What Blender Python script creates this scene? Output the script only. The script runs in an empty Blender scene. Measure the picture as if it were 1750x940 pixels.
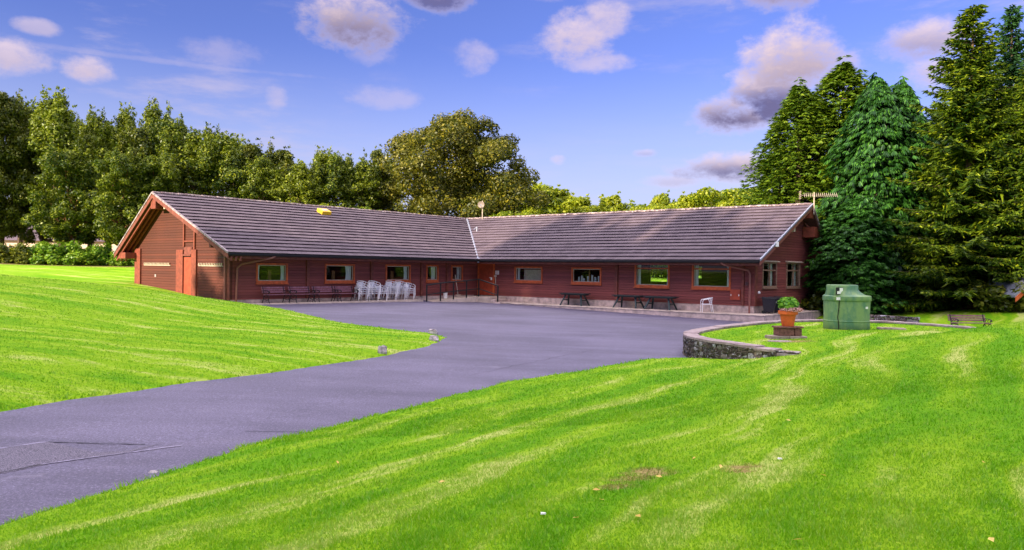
import bpy, math, random
import numpy as np
from mathutils import Vector
rad=math.radians
sc=bpy.context.scene
COL=sc.collection
# ------------------------------------------------------------------ camera
PITCH,ROLL,FPX=-0.0063,0.0138,1269.9
cam_d=bpy.data.cameras.new('camera'); cam=bpy.data.objects.new('camera',cam_d); COL.objects.link(cam)
f_=Vector((0,math.cos(PITCH),math.sin(PITCH))); r_=Vector((1,0,0)); u_=r_.cross(f_)
r2=r_*math.cos(ROLL)+u_*math.sin(ROLL); u2=u_*math.cos(ROLL)-r_*math.sin(ROLL)
from mathutils import Matrix
cam.matrix_world=Matrix(((r2.x,u2.x,-f_.x,0),(r2.y,u2.y,-f_.y,0),(r2.z,u2.z,-f_.z,2.6),(0,0,0,1)))
cam_d.sensor_width=36; cam_d.lens=FPX/1750*36; cam_d.clip_end=6000; cam_d.clip_start=.1
sc.camera=cam
# ------------------------------------------------------------------ light
SUN_EL=17.0; SUN_AZ=math.atan2(-0.75,-0.66)      # azimuth from +Y towards +X
sun_dir=Vector((math.sin(SUN_AZ)*math.cos(rad(SUN_EL)),math.cos(SUN_AZ)*math.cos(rad(SUN_EL)),math.sin(rad(SUN_EL))))
sd_=bpy.data.lights.new('sun','SUN'); sd_.energy=4.4; sd_.angle=rad(0.6); sd_.color=(1.0,0.83,0.60)
sun=bpy.data.objects.new('sun',sd_); COL.objects.link(sun); sun.rotation_euler=sun_dir.to_track_quat('Z','Y').to_euler()
sc.view_settings.view_transform='Standard'; sc.view_settings.look='None'; sc.view_settings.gamma=1
sc.view_settings.exposure=1.25; sc.view_settings.use_curve_mapping=False
world=bpy.data.worlds.new('World'); sc.world=world; world.use_nodes=True

class NT:
    def __init__(s,tree): s.t=tree; s.n=tree.nodes; s.l=tree.links
    def new(s,ty,**kw):
        n=s.n.new(ty)
        for k,v in kw.items(): setattr(n,k,v)
        return n
    def put(s,sock,v):
        if v is None: return
        if hasattr(v,'is_output') or isinstance(v,bpy.types.NodeSocket): s.l.new(v,sock)
        else:
            if sock.type=='RGBA' and len(v)==3: v=(*v,1)
            sock.default_value=v
    def math(s,op,a,b=None,c=None,clamp=False):
        n=s.new('ShaderNodeMath',operation=op,use_clamp=clamp)
        for i,v in enumerate((a,b,c)): s.put(n.inputs[i],v)
        return n.outputs[0]
    def vmath(s,op,a,b=None):
        n=s.new('ShaderNodeVectorMath',operation=op); s.put(n.inputs[0],a); s.put(n.inputs[1],b)
        return n.outputs[0]
    def mix(s,f,a,b,blend='MIX'):
        n=s.new('ShaderNodeMix',data_type='RGBA',blend_type=blend,clamp_factor=True)
        s.put(n.inputs[0],f); s.put(n.inputs[6],a); s.put(n.inputs[7],b); return n.outputs[2]
    def noise(s,vec,scale,detail=4,rough=.55,col=False,dist=0):
        n=s.new('ShaderNodeTexNoise'); s.put(n.inputs['Vector'],vec); n.inputs['Scale'].default_value=scale
        n.inputs['Detail'].default_value=detail; n.inputs['Roughness'].default_value=rough; n.inputs['Distortion'].default_value=dist
        return n.outputs['Color' if col else 'Fac']
    def ss(s,v,a,b,lo=0,hi=1):
        n=s.new('ShaderNodeMapRange',interpolation_type='SMOOTHSTEP'); s.put(n.inputs[0],v)
        for i,x in enumerate((a,b,lo,hi)): s.put(n.inputs[i+1],x)
        return n.outputs[0]
    def scale(s,vec,sx,sy,sz,rz=0):
        n=s.new('ShaderNodeMapping'); s.put(n.inputs[0],vec); n.inputs['Scale'].default_value=(sx,sy,sz); n.inputs['Rotation'].default_value=(0,0,rz)
        return n.outputs[0]
    def bump(s,h,strength=.5,dist=.02):
        n=s.new('ShaderNodeBump'); s.put(n.inputs['Height'],h); n.inputs['Strength'].default_value=strength; n.inputs['Distance'].default_value=dist
        return n.outputs[0]
# ---- sky
W=NT(world.node_tree); W.n.clear()
wo=W.new('ShaderNodeOutputWorld'); bg=W.new('ShaderNodeBackground'); W.l.new(bg.outputs[0],wo.inputs[0])
sky=W.new('ShaderNodeTexSky'); sky.sky_type='NISHITA'; sky.sun_disc=False; sky.sun_elevation=rad(SUN_EL); sky.sun_rotation=SUN_AZ
sky.altitude=100; sky.air_density=1.0; sky.dust_density=.6; sky.ozone_density=2.5
tc=W.new('ShaderNodeTexCoord'); sep=W.new('ShaderNodeSeparateXYZ'); W.l.new(tc.outputs['Generated'],sep.inputs[0])
X,Y,Z=sep.outputs
az=W.math('ARCTAN2',X,Y); el=W.math('ARCSINE',Z)
cv=W.new('ShaderNodeCombineXYZ'); W.l.new(az,cv.inputs[0]); W.l.new(W.math('MULTIPLY',el,1.5),cv.inputs[1])
n1=W.noise(cv.outputs[0],11,7,.62); n2=W.noise(cv.outputs[0],40,6,.66)
nn=W.math('ADD',W.math('MULTIPLY',W.math('SUBTRACT',n1,.5),2.6),W.math('MULTIPLY',W.math('SUBTRACT',n2,.5),.9))
# azimuth, elevation, half width, half height (radians), opacity, darkness of base
CL=[(-.208,.312,.080,.044,1.0,.9),(-.10,.352,.060,.024,.85,1.3),(.085,.300,.062,.036,.8,.25),(.125,.325,.035,.030,.7,.2),(.11,.272,.055,.014,.55,.1),
    (-.055,.277,.032,.024,.42,.2),(-.18,.222,.055,.016,.30,.2),(-.19,.28,.045,.02,.3,.2),(.277,.204,.066,.030,1.0,1.0),(.365,.258,.070,.060,1.0,.6),(.335,.225,.07,.04,.95,1.15),(.32,.350,.08,.032,.85,.8),
    (.50,.270,.058,.026,.85,.7),(.51,.232,.04,.026,.8,.4),(.29,.135,.10,.022,.9,1.1),(.215,.12,.05,.010,.5,.8),(.175,.156,.02,.006,.45,1.1),(.06,.148,.014,.008,.5,.2),
    (-.52,.222,.034,.018,.8,.3),(-.60,.225,.055,.022,.75,.35),(-.57,.262,.024,.010,.5,.3),(-.31,.215,.016,.018,.35,.3),(.02,.36,.06,.014,.3,.2),(-.37,.26,.06,.02,.25,.2),
    (-.44,.243,.22,.004,.16,.0),(-1.3,.5,.5,.12,.9,.6),(1.4,.6,.5,.15,.9,.6),(3.0,.5,.5,.14,.9,.6),(-2.4,.7,.4,.14,.9,.5)]
dens=None; base=None
for a0,e0,ra,re,op,dk in CL:
    du=W.math('DIVIDE',W.math('SUBTRACT',az,a0),ra); dv=W.math('DIVIDE',W.math('SUBTRACT',el,e0),re)
    d2=W.math('MULTIPLY_ADD',du,du,W.math('MULTIPLY',dv,dv))
    m=W.math('ADD',W.math('SUBTRACT',.85,W.math('MULTIPLY',d2,.8)),nn)
    m=W.math('MULTIPLY',W.ss(m,-.02,1.0),op)
    sh=W.math('MULTIPLY',W.math('MULTIPLY',W.ss(W.math('ADD',dv,W.math('MULTIPLY',nn,.7)),.95,-.35),dk),m)
    dens=m if dens is None else W.math('MAXIMUM',dens,m); base=sh if base is None else W.math('MAXIMUM',base,sh)
hz=W.ss(el,.22,.02)                                   # thin warm veil above the horizon
veil=W.math('MULTIPLY',W.math('MULTIPLY',hz,W.ss(W.noise(W.scale(cv.outputs[0],1,4,1),5,5,.6),.42,.68)),.35)
skyc=W.mix(1.0,sky.outputs[0],(.60,.56,1.02),'MULTIPLY')
skyc=W.mix(W.ss(el,.30,-.01,0,1.0),skyc,(3.2,3.5,4.8))
skyc=W.mix(veil,skyc,(4.0,3.4,4.3))
cc=W.mix(base,(4.6,3.65,4.0),(.85,.74,1.5))
wv=W.scale(cv.outputs[0],1,2.6,1); wz=W.math('MULTIPLY',W.ss(W.noise(wv,4.2,7,.62),.50,.72),W.ss(W.noise(cv.outputs[0],1.7,3,.5),.40,.62))
skyc=W.mix(W.math('MULTIPLY',wz,.55),skyc,(3.6,3.1,3.9))
final=W.mix(dens,skyc,cc)
# bright broken cloud added overhead, out of view, as soft fill light
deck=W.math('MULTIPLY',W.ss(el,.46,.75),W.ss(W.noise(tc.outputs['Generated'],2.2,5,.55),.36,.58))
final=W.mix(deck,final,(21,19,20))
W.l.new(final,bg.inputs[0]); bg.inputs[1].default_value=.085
# ------------------------------------------------------------------ materials
def mat(name,col=(.5,.5,.5),rough=.7,metal=0,spec=.4,noise=0,nscale=8,bump=0,bdist=.01,fn=None):
    m=bpy.data.materials.new(name); m.use_nodes=True; N=NT(m.node_tree); b=N.n['Principled BSDF']
    b.inputs['Base Color'].default_value=(*col,1); b.inputs['Roughness'].default_value=rough; b.inputs['Metallic'].default_value=metal
    b.inputs['Specular IOR Level'].default_value=spec
    pos=N.new('ShaderNodeNewGeometry').outputs['Position']
    tco=N.new('ShaderNodeTexCoord').outputs['Object']
    if noise:
        v=N.noise(tco,nscale,5,.6); k=N.ss(v,.3,.7)
        c=N.mix(k,[x*(1-noise) for x in col],[min(1,x*(1+noise)) for x in col]); N.put(b.inputs['Base Color'],c)
        if bump: N.put(b.inputs['Normal'],N.bump(v,bump,bdist))
    if fn: fn(N,b,pos,tco)
    return m
def boards(col,pitch=.145,var=.25,rough=.75):
    def fn(N,b,pos,tco):
        s=N.new('ShaderNodeSeparateXYZ'); N.l.new(tco,s.inputs[0])
        z=N.math('DIVIDE',s.outputs[2],pitch); fr=N.math('FRACT',z); idx=N.math('FLOOR',z)
        wn=N.new('ShaderNodeTexWhiteNoise',noise_dimensions='1D'); N.l.new(idx,wn.inputs['W'])
        g=N.noise(N.scale(tco,2,2,40),1.5,5,.65); bl=N.noise(tco,.7,4,.6)
        k=N.math('ADD',N.math('MULTIPLY',wn.outputs[0],.4),N.math('MULTIPLY',g,.35)); k=N.math('ADD',k,N.math('MULTIPLY',bl,.5))
        c=N.mix(N.ss(k,.3,1.0),[x*(1-var) for x in col],[min(1,x*(1+var)) for x in col])
        c=N.mix(N.ss(N.noise(tco,5,6,.7),.62,.72,0,.25),c,[min(1,x*1.6+.03) for x in col])
        c=N.mix(N.ss(fr,.10,.0,0,.75),c,[x*.25 for x in col])
        N.put(b.inputs['Base Color'],c)
        hgt=N.math('SUBTRACT',N.ss(fr,0,.14),N.math('MULTIPLY',fr,.35)); hgt=N.math('ADD',hgt,N.math('MULTIPLY',g,.06))
        N.put(b.inputs['Normal'],N.bump(hgt,.8,.03))
    return fn
M={}
M['boards']=mat('stained_board_wall',(.16,.042,.040),.72,fn=boards((.205,.050,.044)))
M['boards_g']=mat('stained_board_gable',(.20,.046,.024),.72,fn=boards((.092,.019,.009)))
M['trim']=mat('orange_stained_trim',(.50,.105,.030),.6,noise=.25,nscale=6)
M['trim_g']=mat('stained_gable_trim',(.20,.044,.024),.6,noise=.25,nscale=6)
M['trim_d']=mat('brown_stained_trim',(.17,.045,.030),.65,noise=.3,nscale=5)
M['door']=mat('stained_door',(.33,.052,.022),.55,noise=.2,nscale=4)
M['fascia']=mat('dark_fascia',(.075,.030,.028),.6,noise=.3,nscale=4)
M['black']=mat('black_plastic',(.012,.012,.014),.35)
M['blackpaint']=mat('black_painted_steel',(.016,.013,.014),.45)
M['stone']=mat('plinth_render',(.52,.40,.36),.9,noise=.3,nscale=3,bump=.4,bdist=.02)
M['conc']=mat('terrace_concrete',(.56,.45,.38),.9,noise=.22,nscale=2.2,bump=.3)
M['curtain']=mat('white_curtain',(.82,.82,.80),.8)
M['cream']=mat('cream_painted_wood',(.55,.45,.36),.6,noise=.15)
M['weath']=mat('weathered_frame',(.27,.16,.11),.7,noise=.3)
M['white']=mat('white_plastic',(.8,.8,.78),.5)
M['dark']=mat('dark_interior',(.05,.035,.03),.9)
M['pine']=mat('varnished_pine',(.42,.17,.05),.5,noise=.2)
M['lead']=mat('lead_valley',(.28,.30,.38),.5,metal=.3,noise=.15)
M['downpipe']=mat('brown_pipe',(.26,.095,.075),.4)
M['alu']=mat('brushed_aluminium',(.92,.91,.95),.4,metal=.25,noise=.08,nscale=20)
M['slatp']=mat('aluminium_slat',(.80,.80,.88),.35,metal=.35)
M['bench']=mat('weathered_bench_slat',(.30,.13,.17),.45,noise=.35,nscale=9)
M['iron']=mat('cast_iron',(.02,.016,.018),.5)
M['gplast']=mat('dark_green_plastic',(.012,.030,.032),.38,noise=.2)
M['yellow']=mat('yellow_plastic',(.80,.50,.02),.45)
M['terra']=mat('terracotta',(.72,.135,.03),.65,noise=.12,nscale=10)
M['brickb']=mat('dark_brick',(.17,.075,.06),.85,noise=.4,nscale=14,bump=.5)
M['slab']=mat('grey_slab',(.30,.24,.20),.9,noise=.3,nscale=6,bump=.4)
M['rubber']=mat('bin_plastic',(.017,.016,.024),.45,noise=.2)
M['rock']=mat('pale_rock',(.42,.37,.38),.9,noise=.45,nscale=9,bump=.8,bdist=.03)
def capfn(N,b,pos,tco):
    v=N.noise(pos,3,6,.65); v2=N.noise(pos,18,4,.6)
    c=N.mix(N.ss(v,.35,.68),(.24,.18,.18),(.42,.34,.34)); c=N.mix(N.ss(v2,.55,.7,0,.5),c,(.14,.10,.09))
    N.put(b.inputs['Base Color'],c); N.put(b.inputs['Normal'],N.bump(v2,.5,.02))
M['cap']=mat('coping_stone',(.3,.25,.24),.9,fn=capfn)
def stonefn(N,b,pos,tco):
    g=N.new('ShaderNodeNewGeometry').outputs['Random Per Island']; v=N.noise(pos,14,6,.7)
    cr=N.new('ShaderNodeValToRGB'); N.l.new(g,cr.inputs[0]); e=cr.color_ramp.elements
    e[0].color=(.035,.028,.022,1); e[1].color=(.42,.42,.45,1); cr.color_ramp.elements.new(.45).color=(.10,.075,.055,1); cr.color_ramp.elements.new(.8).color=(.20,.16,.12,1)
    c=N.mix(N.ss(v,.35,.7),cr.outputs[0],(.03,.025,.02),'MIX'); c=N.mix(.55,cr.outputs[0],c)
    c=N.mix(N.ss(N.noise(pos,17,4,.7),.57,.66,0,.8),c,(.66,.66,.72))
    N.put(b.inputs['Base Color'],c); N.put(b.inputs['Normal'],N.bump(v,.8,.03))
M['stones']=mat('rubble_stone',(.1,.1,.1),.85,fn=stonefn)
def rooffn(N,b,pos,tco):
    g=N.new('ShaderNodeNewGeometry').outputs['Random Per Island']
    v=N.noise(pos,.45,5,.62); v2=N.noise(pos,2.2,6,.7); v3=N.noise(pos,9,5,.7)
    c=N.mix(g,(.076,.055,.074),(.118,.088,.112))
    c=N.mix(N.ss(v,.38,.66,0,.45),c,(.145,.108,.125)); c=N.mix(N.ss(v2,.55,.72,0,.35),c,(.10,.065,.085))
    c=N.mix(N.ss(v3,.66,.73,0,.55),c,(.50,.46,.42))
    N.put(b.inputs['Base Color'],c); N.put(b.inputs['Normal'],N.bump(v3,.35,.01))
M['roof']=mat('concrete_roof_tile',(.2,.15,.18),.75,spec=.3,fn=rooffn)
def ridgefn(N,b,pos,tco):
    v=N.noise(pos,6,5,.7); N.put(b.inputs['Base Color'],N.mix(N.ss(v,.45,.66),(.15,.10,.11),(.50,.42,.40)))
M['ridge']=mat('ridge_tile',(.3,.25,.25),.85,fn=ridgefn)
M['verge']=mat('mossy_verge',(.27,.22,.24),.85,noise=.5,nscale=5)
def tankfn(N,b,pos,tco):
    s=N.new('ShaderNodeSeparateXYZ'); N.l.new(tco,s.inputs[0])
    v=N.noise(N.scale(tco,1,1,.5),3,5,.6); v2=N.noise(tco,7,5,.65)
    c=N.mix(N.ss(v,.38,.62),(.095,.215,.125),(.20,.32,.125)); c=N.mix(N.ss(v2,.5,.75,0,.5),c,(.30,.40,.24))
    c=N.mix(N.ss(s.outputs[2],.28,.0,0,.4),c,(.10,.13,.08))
    N.put(b.inputs['Base Color'],c); N.put(b.inputs['Normal'],N.bump(v2,.08,.01))
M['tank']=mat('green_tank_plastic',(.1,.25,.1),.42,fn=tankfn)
def glassfn(tint):
    m=bpy.data.materials.new('window_glass'); m.use_nodes=True; N=NT(m.node_tree); N.n.clear()
    o=N.new('ShaderNodeOutputMaterial'); t=N.new('ShaderNodeBsdfTransparent'); t.inputs[0].default_value=(*tint,1)
    g=N.new('ShaderNodeBsdfGlossy'); g.inputs['Roughness'].default_value=.02
    fr=N.new('ShaderNodeFresnel'); fr.inputs[0].default_value=1.5
    mx=N.new('ShaderNodeMixShader'); N.l.new(N.math('MULTIPLY_ADD',fr.outputs[0],.42,.0),mx.inputs[0]); N.l.new(t.outputs[0],mx.inputs[1]); N.l.new(g.outputs[0],mx.inputs[2]); N.l.new(mx.outputs[0],o.inputs[0])
    return m
M['glass']=glassfn((.92,.95,.93))
# grass: one colour field used by the turf sheet and by the blades standing on it
gg=bpy.data.node_groups.new('turf_colour','ShaderNodeTree'); gg.interface.new_socket('Color',in_out='OUTPUT',socket_type='NodeSocketColor'); gg.interface.new_socket('Worn',in_out='OUTPUT',socket_type='NodeSocketFloat')
G=NT(gg); go=G.new('NodeGroupOutput'); P=G.new('ShaderNodeNewGeometry').outputs['Position']
sp=G.new('ShaderNodeSeparateXYZ'); G.l.new(P,sp.inputs[0]); px,py,pz=sp.outputs
wob=G.noise(P,.16,3,.5,col=True); Pw=G.vmath('ADD',P,G.vmath('MULTIPLY',G.vmath('SUBTRACT',wob,(.5,.5,.5)),(3.5,3.5,0)))
def rs(v,ang,a,b): return G.scale(G.scale(v,1,1,1,rad(-ang)),a,b,1)
st1=G.noise(rs(Pw,58,.13,1.35),1.0,4,.60)      # mower streaks, near lawn: run away to the right
st2=G.noise(rs(Pw,-4,.15,1.5),1.0,5,.62)      # left mound: run along the slope
side=G.ss(px,-3.2,-2.0); side=G.math('MULTIPLY',1.0,G.math('MAXIMUM',side,G.ss(py,13,9.5)))
stq=G.mix(side,st2,st1)
bwn=G.noise(P,.5,5,.6); fin=G.noise(P,7,6,.7); fin2=G.noise(P,38,4,.75)
k=G.math('ADD',G.math('MULTIPLY',stq,1.2),G.math('MULTIPLY',bwn,.40)); k=G.math('ADD',k,G.math('MULTIPLY',G.math('SUBTRACT',fin,.5),.30))
ms=G.new('ShaderNodeSeparateXYZ'); G.l.new(G.scale(Pw,1,1,1,rad(-58)),ms.inputs[0]); ml=G.new('ShaderNodeSeparateXYZ'); G.l.new(G.scale(Pw,1,1,1,rad(4)),ml.inputs[0])
band=G.math('SINE',G.math('MULTIPLY',G.mix(side,ml.outputs[1],ms.outputs[1]),5.2)); k=G.math('ADD',k,G.math('MULTIPLY',G.ss(band,-.5,.5,-1,1),G.math('MULTIPLY_ADD',side,.035,.028)))
c=G.mix(G.ss(k,.60,.90),(.125,.325,.003),(.255,.430,.010))
c=G.mix(G.ss(k,.84,1.06,0,.85),c,(.50,.54,.16))
c=G.mix(G.ss(fin2,.40,.75,0,.30),c,(.07,.24,.004)); c=G.mix(G.ss(fin,.58,.76,0,.40),c,(.38,.46,.06))
def spot(x,y,r,ax=1):
    dx=G.math('DIVIDE',G.math('SUBTRACT',px,x),r*ax); dy=G.math('DIVIDE',G.math('SUBTRACT',py,y),r)
    return G.math('SQRT',G.math('MULTIPLY_ADD',dx,dx,G.math('MULTIPLY',dy,dy)))
worn=None
for x,y,r,ax in ((1.24,6.58,.30,1.0),(1.05,6.33,.22,1.2),(2.06,6.6,.17,1.5),(2.0,6.42,.14,1.2),(.88,6.05,.16,1.3),(7.9,20.95,.55,1.5)):
    w=G.ss(G.math('ADD',spot(x,y,r,ax),G.math('MULTIPLY',G.math('SUBTRACT',fin,.5),2.2)),1.0,.25)
    worn=w if worn is None else G.math('MAXIMUM',worn,w)
c=G.mix(G.math('MULTIPLY',worn,.85),c,G.mix(G.ss(fin2,.4,.6),(.16,.085,.035),(.46,.34,.15)))
# bare soil strip at the foot of the far left trees
soil=G.math('MULTIPLY',G.ss(G.math('ADD',py,G.math('MULTIPLY',bwn,2.4)),57.6,58.6),G.ss(px,8,2)); c=G.mix(G.math('MULTIPLY',soil,.9),c,G.mix(bwn,(.34,.18,.10),(.10,.12,.03)))
G.l.new(c,go.inputs[0]); G.l.new(worn,go.inputs[1])
def turf_sheet():
    def fn(N,b,pos,tco):
        g=N.new('ShaderNodeGroup'); g.node_tree=gg; v=N.noise(pos,11,6,.75); v2=N.noise(pos,55,4,.7)
        N.put(b.inputs['Base Color'],g.outputs[0]); N.put(b.inputs['Normal'],N.bump(N.math('ADD',v,N.math('MULTIPLY',v2,.6)),.75,.05))
    return mat('mown_turf',(.1,.3,.02),.9,spec=.1,fn=fn)
M['turf']=turf_sheet()
def leafmat(name,c1,c2,c3=None,trans=.35,vary=.9,turf=False,nsc=.35):
    m=bpy.data.materials.new(name); m.use_nodes=True; N=NT(m.node_tree); N.n.clear(); o=N.new('ShaderNodeOutputMaterial')
    ge=N.new('ShaderNodeNewGeometry'); ri=ge.outputs['Random Per Island']
    if turf:
        g=N.new('ShaderNodeGroup'); g.node_tree=gg; c=N.mix(N.math('MULTIPLY',ri,.6),g.outputs[0],c1,'MIX'); c=N.mix(N.ss(ri,.86,.9,0,.5),c,c2)
    else:
        oi=N.new('ShaderNodeObjectInfo').outputs['Random']
        k=N.math('ADD',N.math('MULTIPLY',ri,.55),N.math('MULTIPLY',N.noise(ge.outputs['Position'],nsc,3,.6),.75)); k=N.math('ADD',k,N.math('MULTIPLY',oi,.25))
        c=N.mix(N.ss(k,.35,1.05),c1,c2)
        if c3: c=N.mix(N.ss(ri,.80,1.0,0,.5),c,c3)
    d=N.new('ShaderNodeBsdfDiffuse'); t=N.new('ShaderNodeBsdfTranslucent'); N.put(d.inputs[0],c); N.put(t.inputs[0],N.mix(1.0,c,(1.15,1.25,.6),'MULTIPLY'))
    mx=N.new('ShaderNodeMixShader'); mx.inputs[0].default_value=trans; N.l.new(d.outputs[0],mx.inputs[1]); N.l.new(t.outputs[0],mx.inputs[2])
    gl=N.new('ShaderNodeBsdfGlossy'); gl.inputs['Roughness'].default_value=.45; gl.inputs[0].default_value=(.8,.85,.9,1)
    m2=N.new('ShaderNodeMixShader'); m2.inputs[0].default_value=.025; N.l.new(mx.outputs[0],m2.inputs[1]); N.l.new(gl.outputs[0],m2.inputs[2]); N.l.new(m2.outputs[0],o.inputs[0])
    return m
M['blade']=leafmat('grass_blade',(.16,.42,.008),(.42,.48,.10),trans=.38,turf=True)
M['leaf_dark']=leafmat('leaf_dark',(.022,.044,.003),(.125,.145,.007),(.30,.28,.02),trans=.22)
M['leaf_mid']=leafmat('leaf_mid',(.024,.056,.003),(.175,.215,.008),(.36,.37,.02),trans=.25)
M['leaf_oak']=leafmat('leaf_oak',(.036,.052,.004),(.165,.155,.009),(.32,.26,.02),trans=.22)
M['leaf_lime']=leafmat('leaf_lime',(.085,.15,.005),(.33,.37,.010),(.52,.50,.03),trans=.35)
M['leaf_shrub']=leafmat('leaf_shrub',(.045,.14,.008),(.22,.36,.02),(.45,.50,.05),trans=.4)
M['frond_gold']=leafmat('frond_gold',(.012,.042,.003),(.115,.20,.008),(.34,.40,.015),trans=.18)
M['frond_blue']=leafmat('frond_blue',(.006,.034,.005),(.042,.145,.014),(.14,.36,.04),trans=.2)
M['needle']=leafmat('needle',(.016,.048,.004),(.150,.225,.009),(.46,.52,.02),trans=.15)
M['needle_d']=leafmat('needle_d',(.010,.042,.014),(.045,.12,.035),None,trans=.15)
M['bark']=mat('bark',(.10,.065,.045),.95,noise=.45,nscale=5,bump=.8,bdist=.05)
M['bark_r']=mat('bark_red',(.30,.13,.06),.95,noise=.35,nscale=5,bump=.8,bdist=.05)
M['plantleaf']=leafmat('pot_plant_leaf',(.08,.26,.02),(.24,.48,.04),None,trans=.3,nsc=5)
M['flower']=leafmat('pink_flower',(.35,.12,.14),(.75,.42,.42),(.12,.10,.04),trans=.2,nsc=9)
M['fallen']=leafmat('fallen_leaf',(.55,.32,.06),(.70,.52,.16),None,trans=.2,nsc=9)
def asph(light=0):
    def fn(N,b,pos,tco):
        a=N.noise(pos,.22,4,.55); s=N.noise(N.scale(pos,.35,1.3,1,rad(25)),.8,5,.6); g=N.noise(pos,60,3,.8); g2=N.noise(pos,9,6,.75); g=N.math('ADD',N.math('MULTIPLY',g,.6),N.math('MULTIPLY',N.noise(pos,24,3,.8),.4))
        k=N.math('ADD',N.math('MULTIPLY',a,.6),N.math('MULTIPLY',s,.6))
        c=N.mix(N.ss(k,.42,.80),(.090,.079,.138),(.185,.164,.268)); gr=N.noise(pos,30,2,.9); gr2=N.noise(pos,75,2,.9); c=N.mix(N.ss(gr,.56,.40,0,.55),c,(.035,.030,.048)); c=N.mix(N.ss(gr2,.55,.42,0,.5),c,(.03,.026,.042)); c=N.mix(N.ss(g2,.60,.74,0,.45),c,(.05,.044,.065)); c=N.mix(N.ss(N.noise(pos,1.7,6,.7),.60,.72,0,.4),c,(.21,.19,.26))
        c=N.mix(N.ss(gr,.60,.68,0,.55),c,(.30,.28,.38))
        if light: c=N.mix(N.ss(gr2,.42,.60),(.045,.04,.058),(.215,.195,.265))
        N.put(b.inputs['Base Color'],c); N.put(b.inputs['Normal'],N.bump(N.math('ADD',g,N.math('MULTIPLY',g2,.6)),.55 if not light else .9,.012))
    return fn
M['asphalt']=mat('tarmac',(.15,.13,.17),.62,spec=.5,fn=asph())
M['patch']=mat('coarse_tarmac',(.13,.12,.15),.85,fn=asph(1))
M['seam']=mat('worn_seam',(.24,.22,.31),.8,noise=.4,nscale=12)
M['crack']=mat('crack_filler',(.03,.026,.035),.8,noise=.3,nscale=12)
# ------------------------------------------------------------------ mesh helpers
class MB:
    def __init__(s): s.v=[]; s.f=[]
    def quadbox(s,P8):          # 8 points: bottom 4 (ccw), top 4
        n=len(s.v); s.v+=[tuple(p) for p in P8]
        s.f+=[(n+3,n+2,n+1,n),(n+4,n+5,n+6,n+7),(n,n+1,n+5,n+4),(n+1,n+2,n+6,n+5),(n+2,n+3,n+7,n+6),(n+3,n,n+4,n+7)]
        return s
    def box(s,x0,x1,y0,y1,z0,z1,T=None):
        p=[(x0,y0,z0),(x1,y0,z0),(x1,y1,z0),(x0,y1,z0),(x0,y0,z1),(x1,y0,z1),(x1,y1,z1),(x0,y1,z1)]
        if T: p=[T(*q) for q in p]
        return s.quadbox(p)
    def prism(s,pts,d):         # polygon pts (3d) extruded by vector d
        n=len(s.v); m=len(pts); d=Vector(d)
        s.v+=[tuple(p) for p in pts]+[tuple(Vector(p)+d) for p in pts]
        s.f.append(tuple(range(n+m-1,n-1,-1))); s.f.append(tuple(range(n+m,n+2*m)))
        for i in range(m):
            j=(i+1)%m; s.f.append((n+i,n+j,n+m+j,n+m+i))
        return s
    def tube(s,pts,r,k=8,caps=True):
        pts=[Vector(p) for p in pts]; rs=r if isinstance(r,(list,tuple)) else [r]*len(pts); n0=len(s.v); prev=None
        for i,p in enumerate(pts):
            a=pts[max(0,i-1)]; b=pts[min(len(pts)-1,i+1)]; t=(b-a).normalized()
            if prev is None: up=Vector((0,0,1)) if abs(t.z)<.9 else Vector((1,0,0)); x=t.cross(up).normalized()
            else: x=(prev-t*prev.dot(t)).normalized()
            prev=x; y=t.cross(x)
            for j in range(k):
                an=2*math.pi*j/k; s.v.append(tuple(p+(x*math.cos(an)+y*math.sin(an))*rs[i]))
        for i in range(len(pts)-1):
            for j in range(k):
                a=n0+i*k+j; b=n0+i*k+(j+1)%k; s.f.append((a,b,b+k,a+k))
        if caps: s.f.append(tuple(range(n0+k-1,n0-1,-1))); s.f.append(tuple(range(n0+(len(pts)-1)*k,n0+len(pts)*k)))
        return s
    def lathe(s,prof,k=32,c=(0,0,0),T=None):
        n0=len(s.v)
        for r,z in prof:
            for j in range(k):
                a=2*math.pi*j/k; p=(c[0]+r*math.cos(a),c[1]+r*math.sin(a),c[2]+z); s.v.append(T(*p) if T else p)
        for i in range(len(prof)-1):
            for j in range(k):
                a=n0+i*k+j; b=n0+i*k+(j+1)%k; s.f.append((a,b,b+k,a+k))
        s.f.append(tuple(range(n0+k-1,n0-1,-1))); s.f.append(tuple(range(n0+(len(prof)-1)*k,n0+len(prof)*k)))
        return s
def link(o,parent=None):
    COL.objects.link(o)
    if parent: o.parent=parent
    return o
def wloc(o):
    p=Vector((0,0,0))
    while o is not None: p=p+o.location; o=o.parent
    return p
def obj(name,mb,m,parent=None,world=True,smooth=False,bevel=0,origin=None):
    """link one mesh. world=True: vertices are in world metres and get moved under the parent's (unrotated) origin"""
    me=bpy.data.meshes.new(name); v=mb.v
    off=None
    if world and parent is not None: off=wloc(parent)
    elif world and origin is not None: off=Vector(origin)
    if off is not None: v=[(a-off.x,b-off.y,c-off.z) for a,b,c in v]
    me.from_pydata(v,[],mb.f); me.materials.append(m); me.update()
    if smooth:
        me.shade_smooth()
        try: me.set_sharp_from_angle(angle=rad(40))
        except Exception: pass
    o=bpy.data.objects.new(name,me)
    if parent is None and origin is not None and world: o.location=origin
    if bevel:
        md=o.modifiers.new('bevel','BEVEL'); md.width=bevel; md.segments=2; md.limit_method='ANGLE'
    return link(o,parent)
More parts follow.
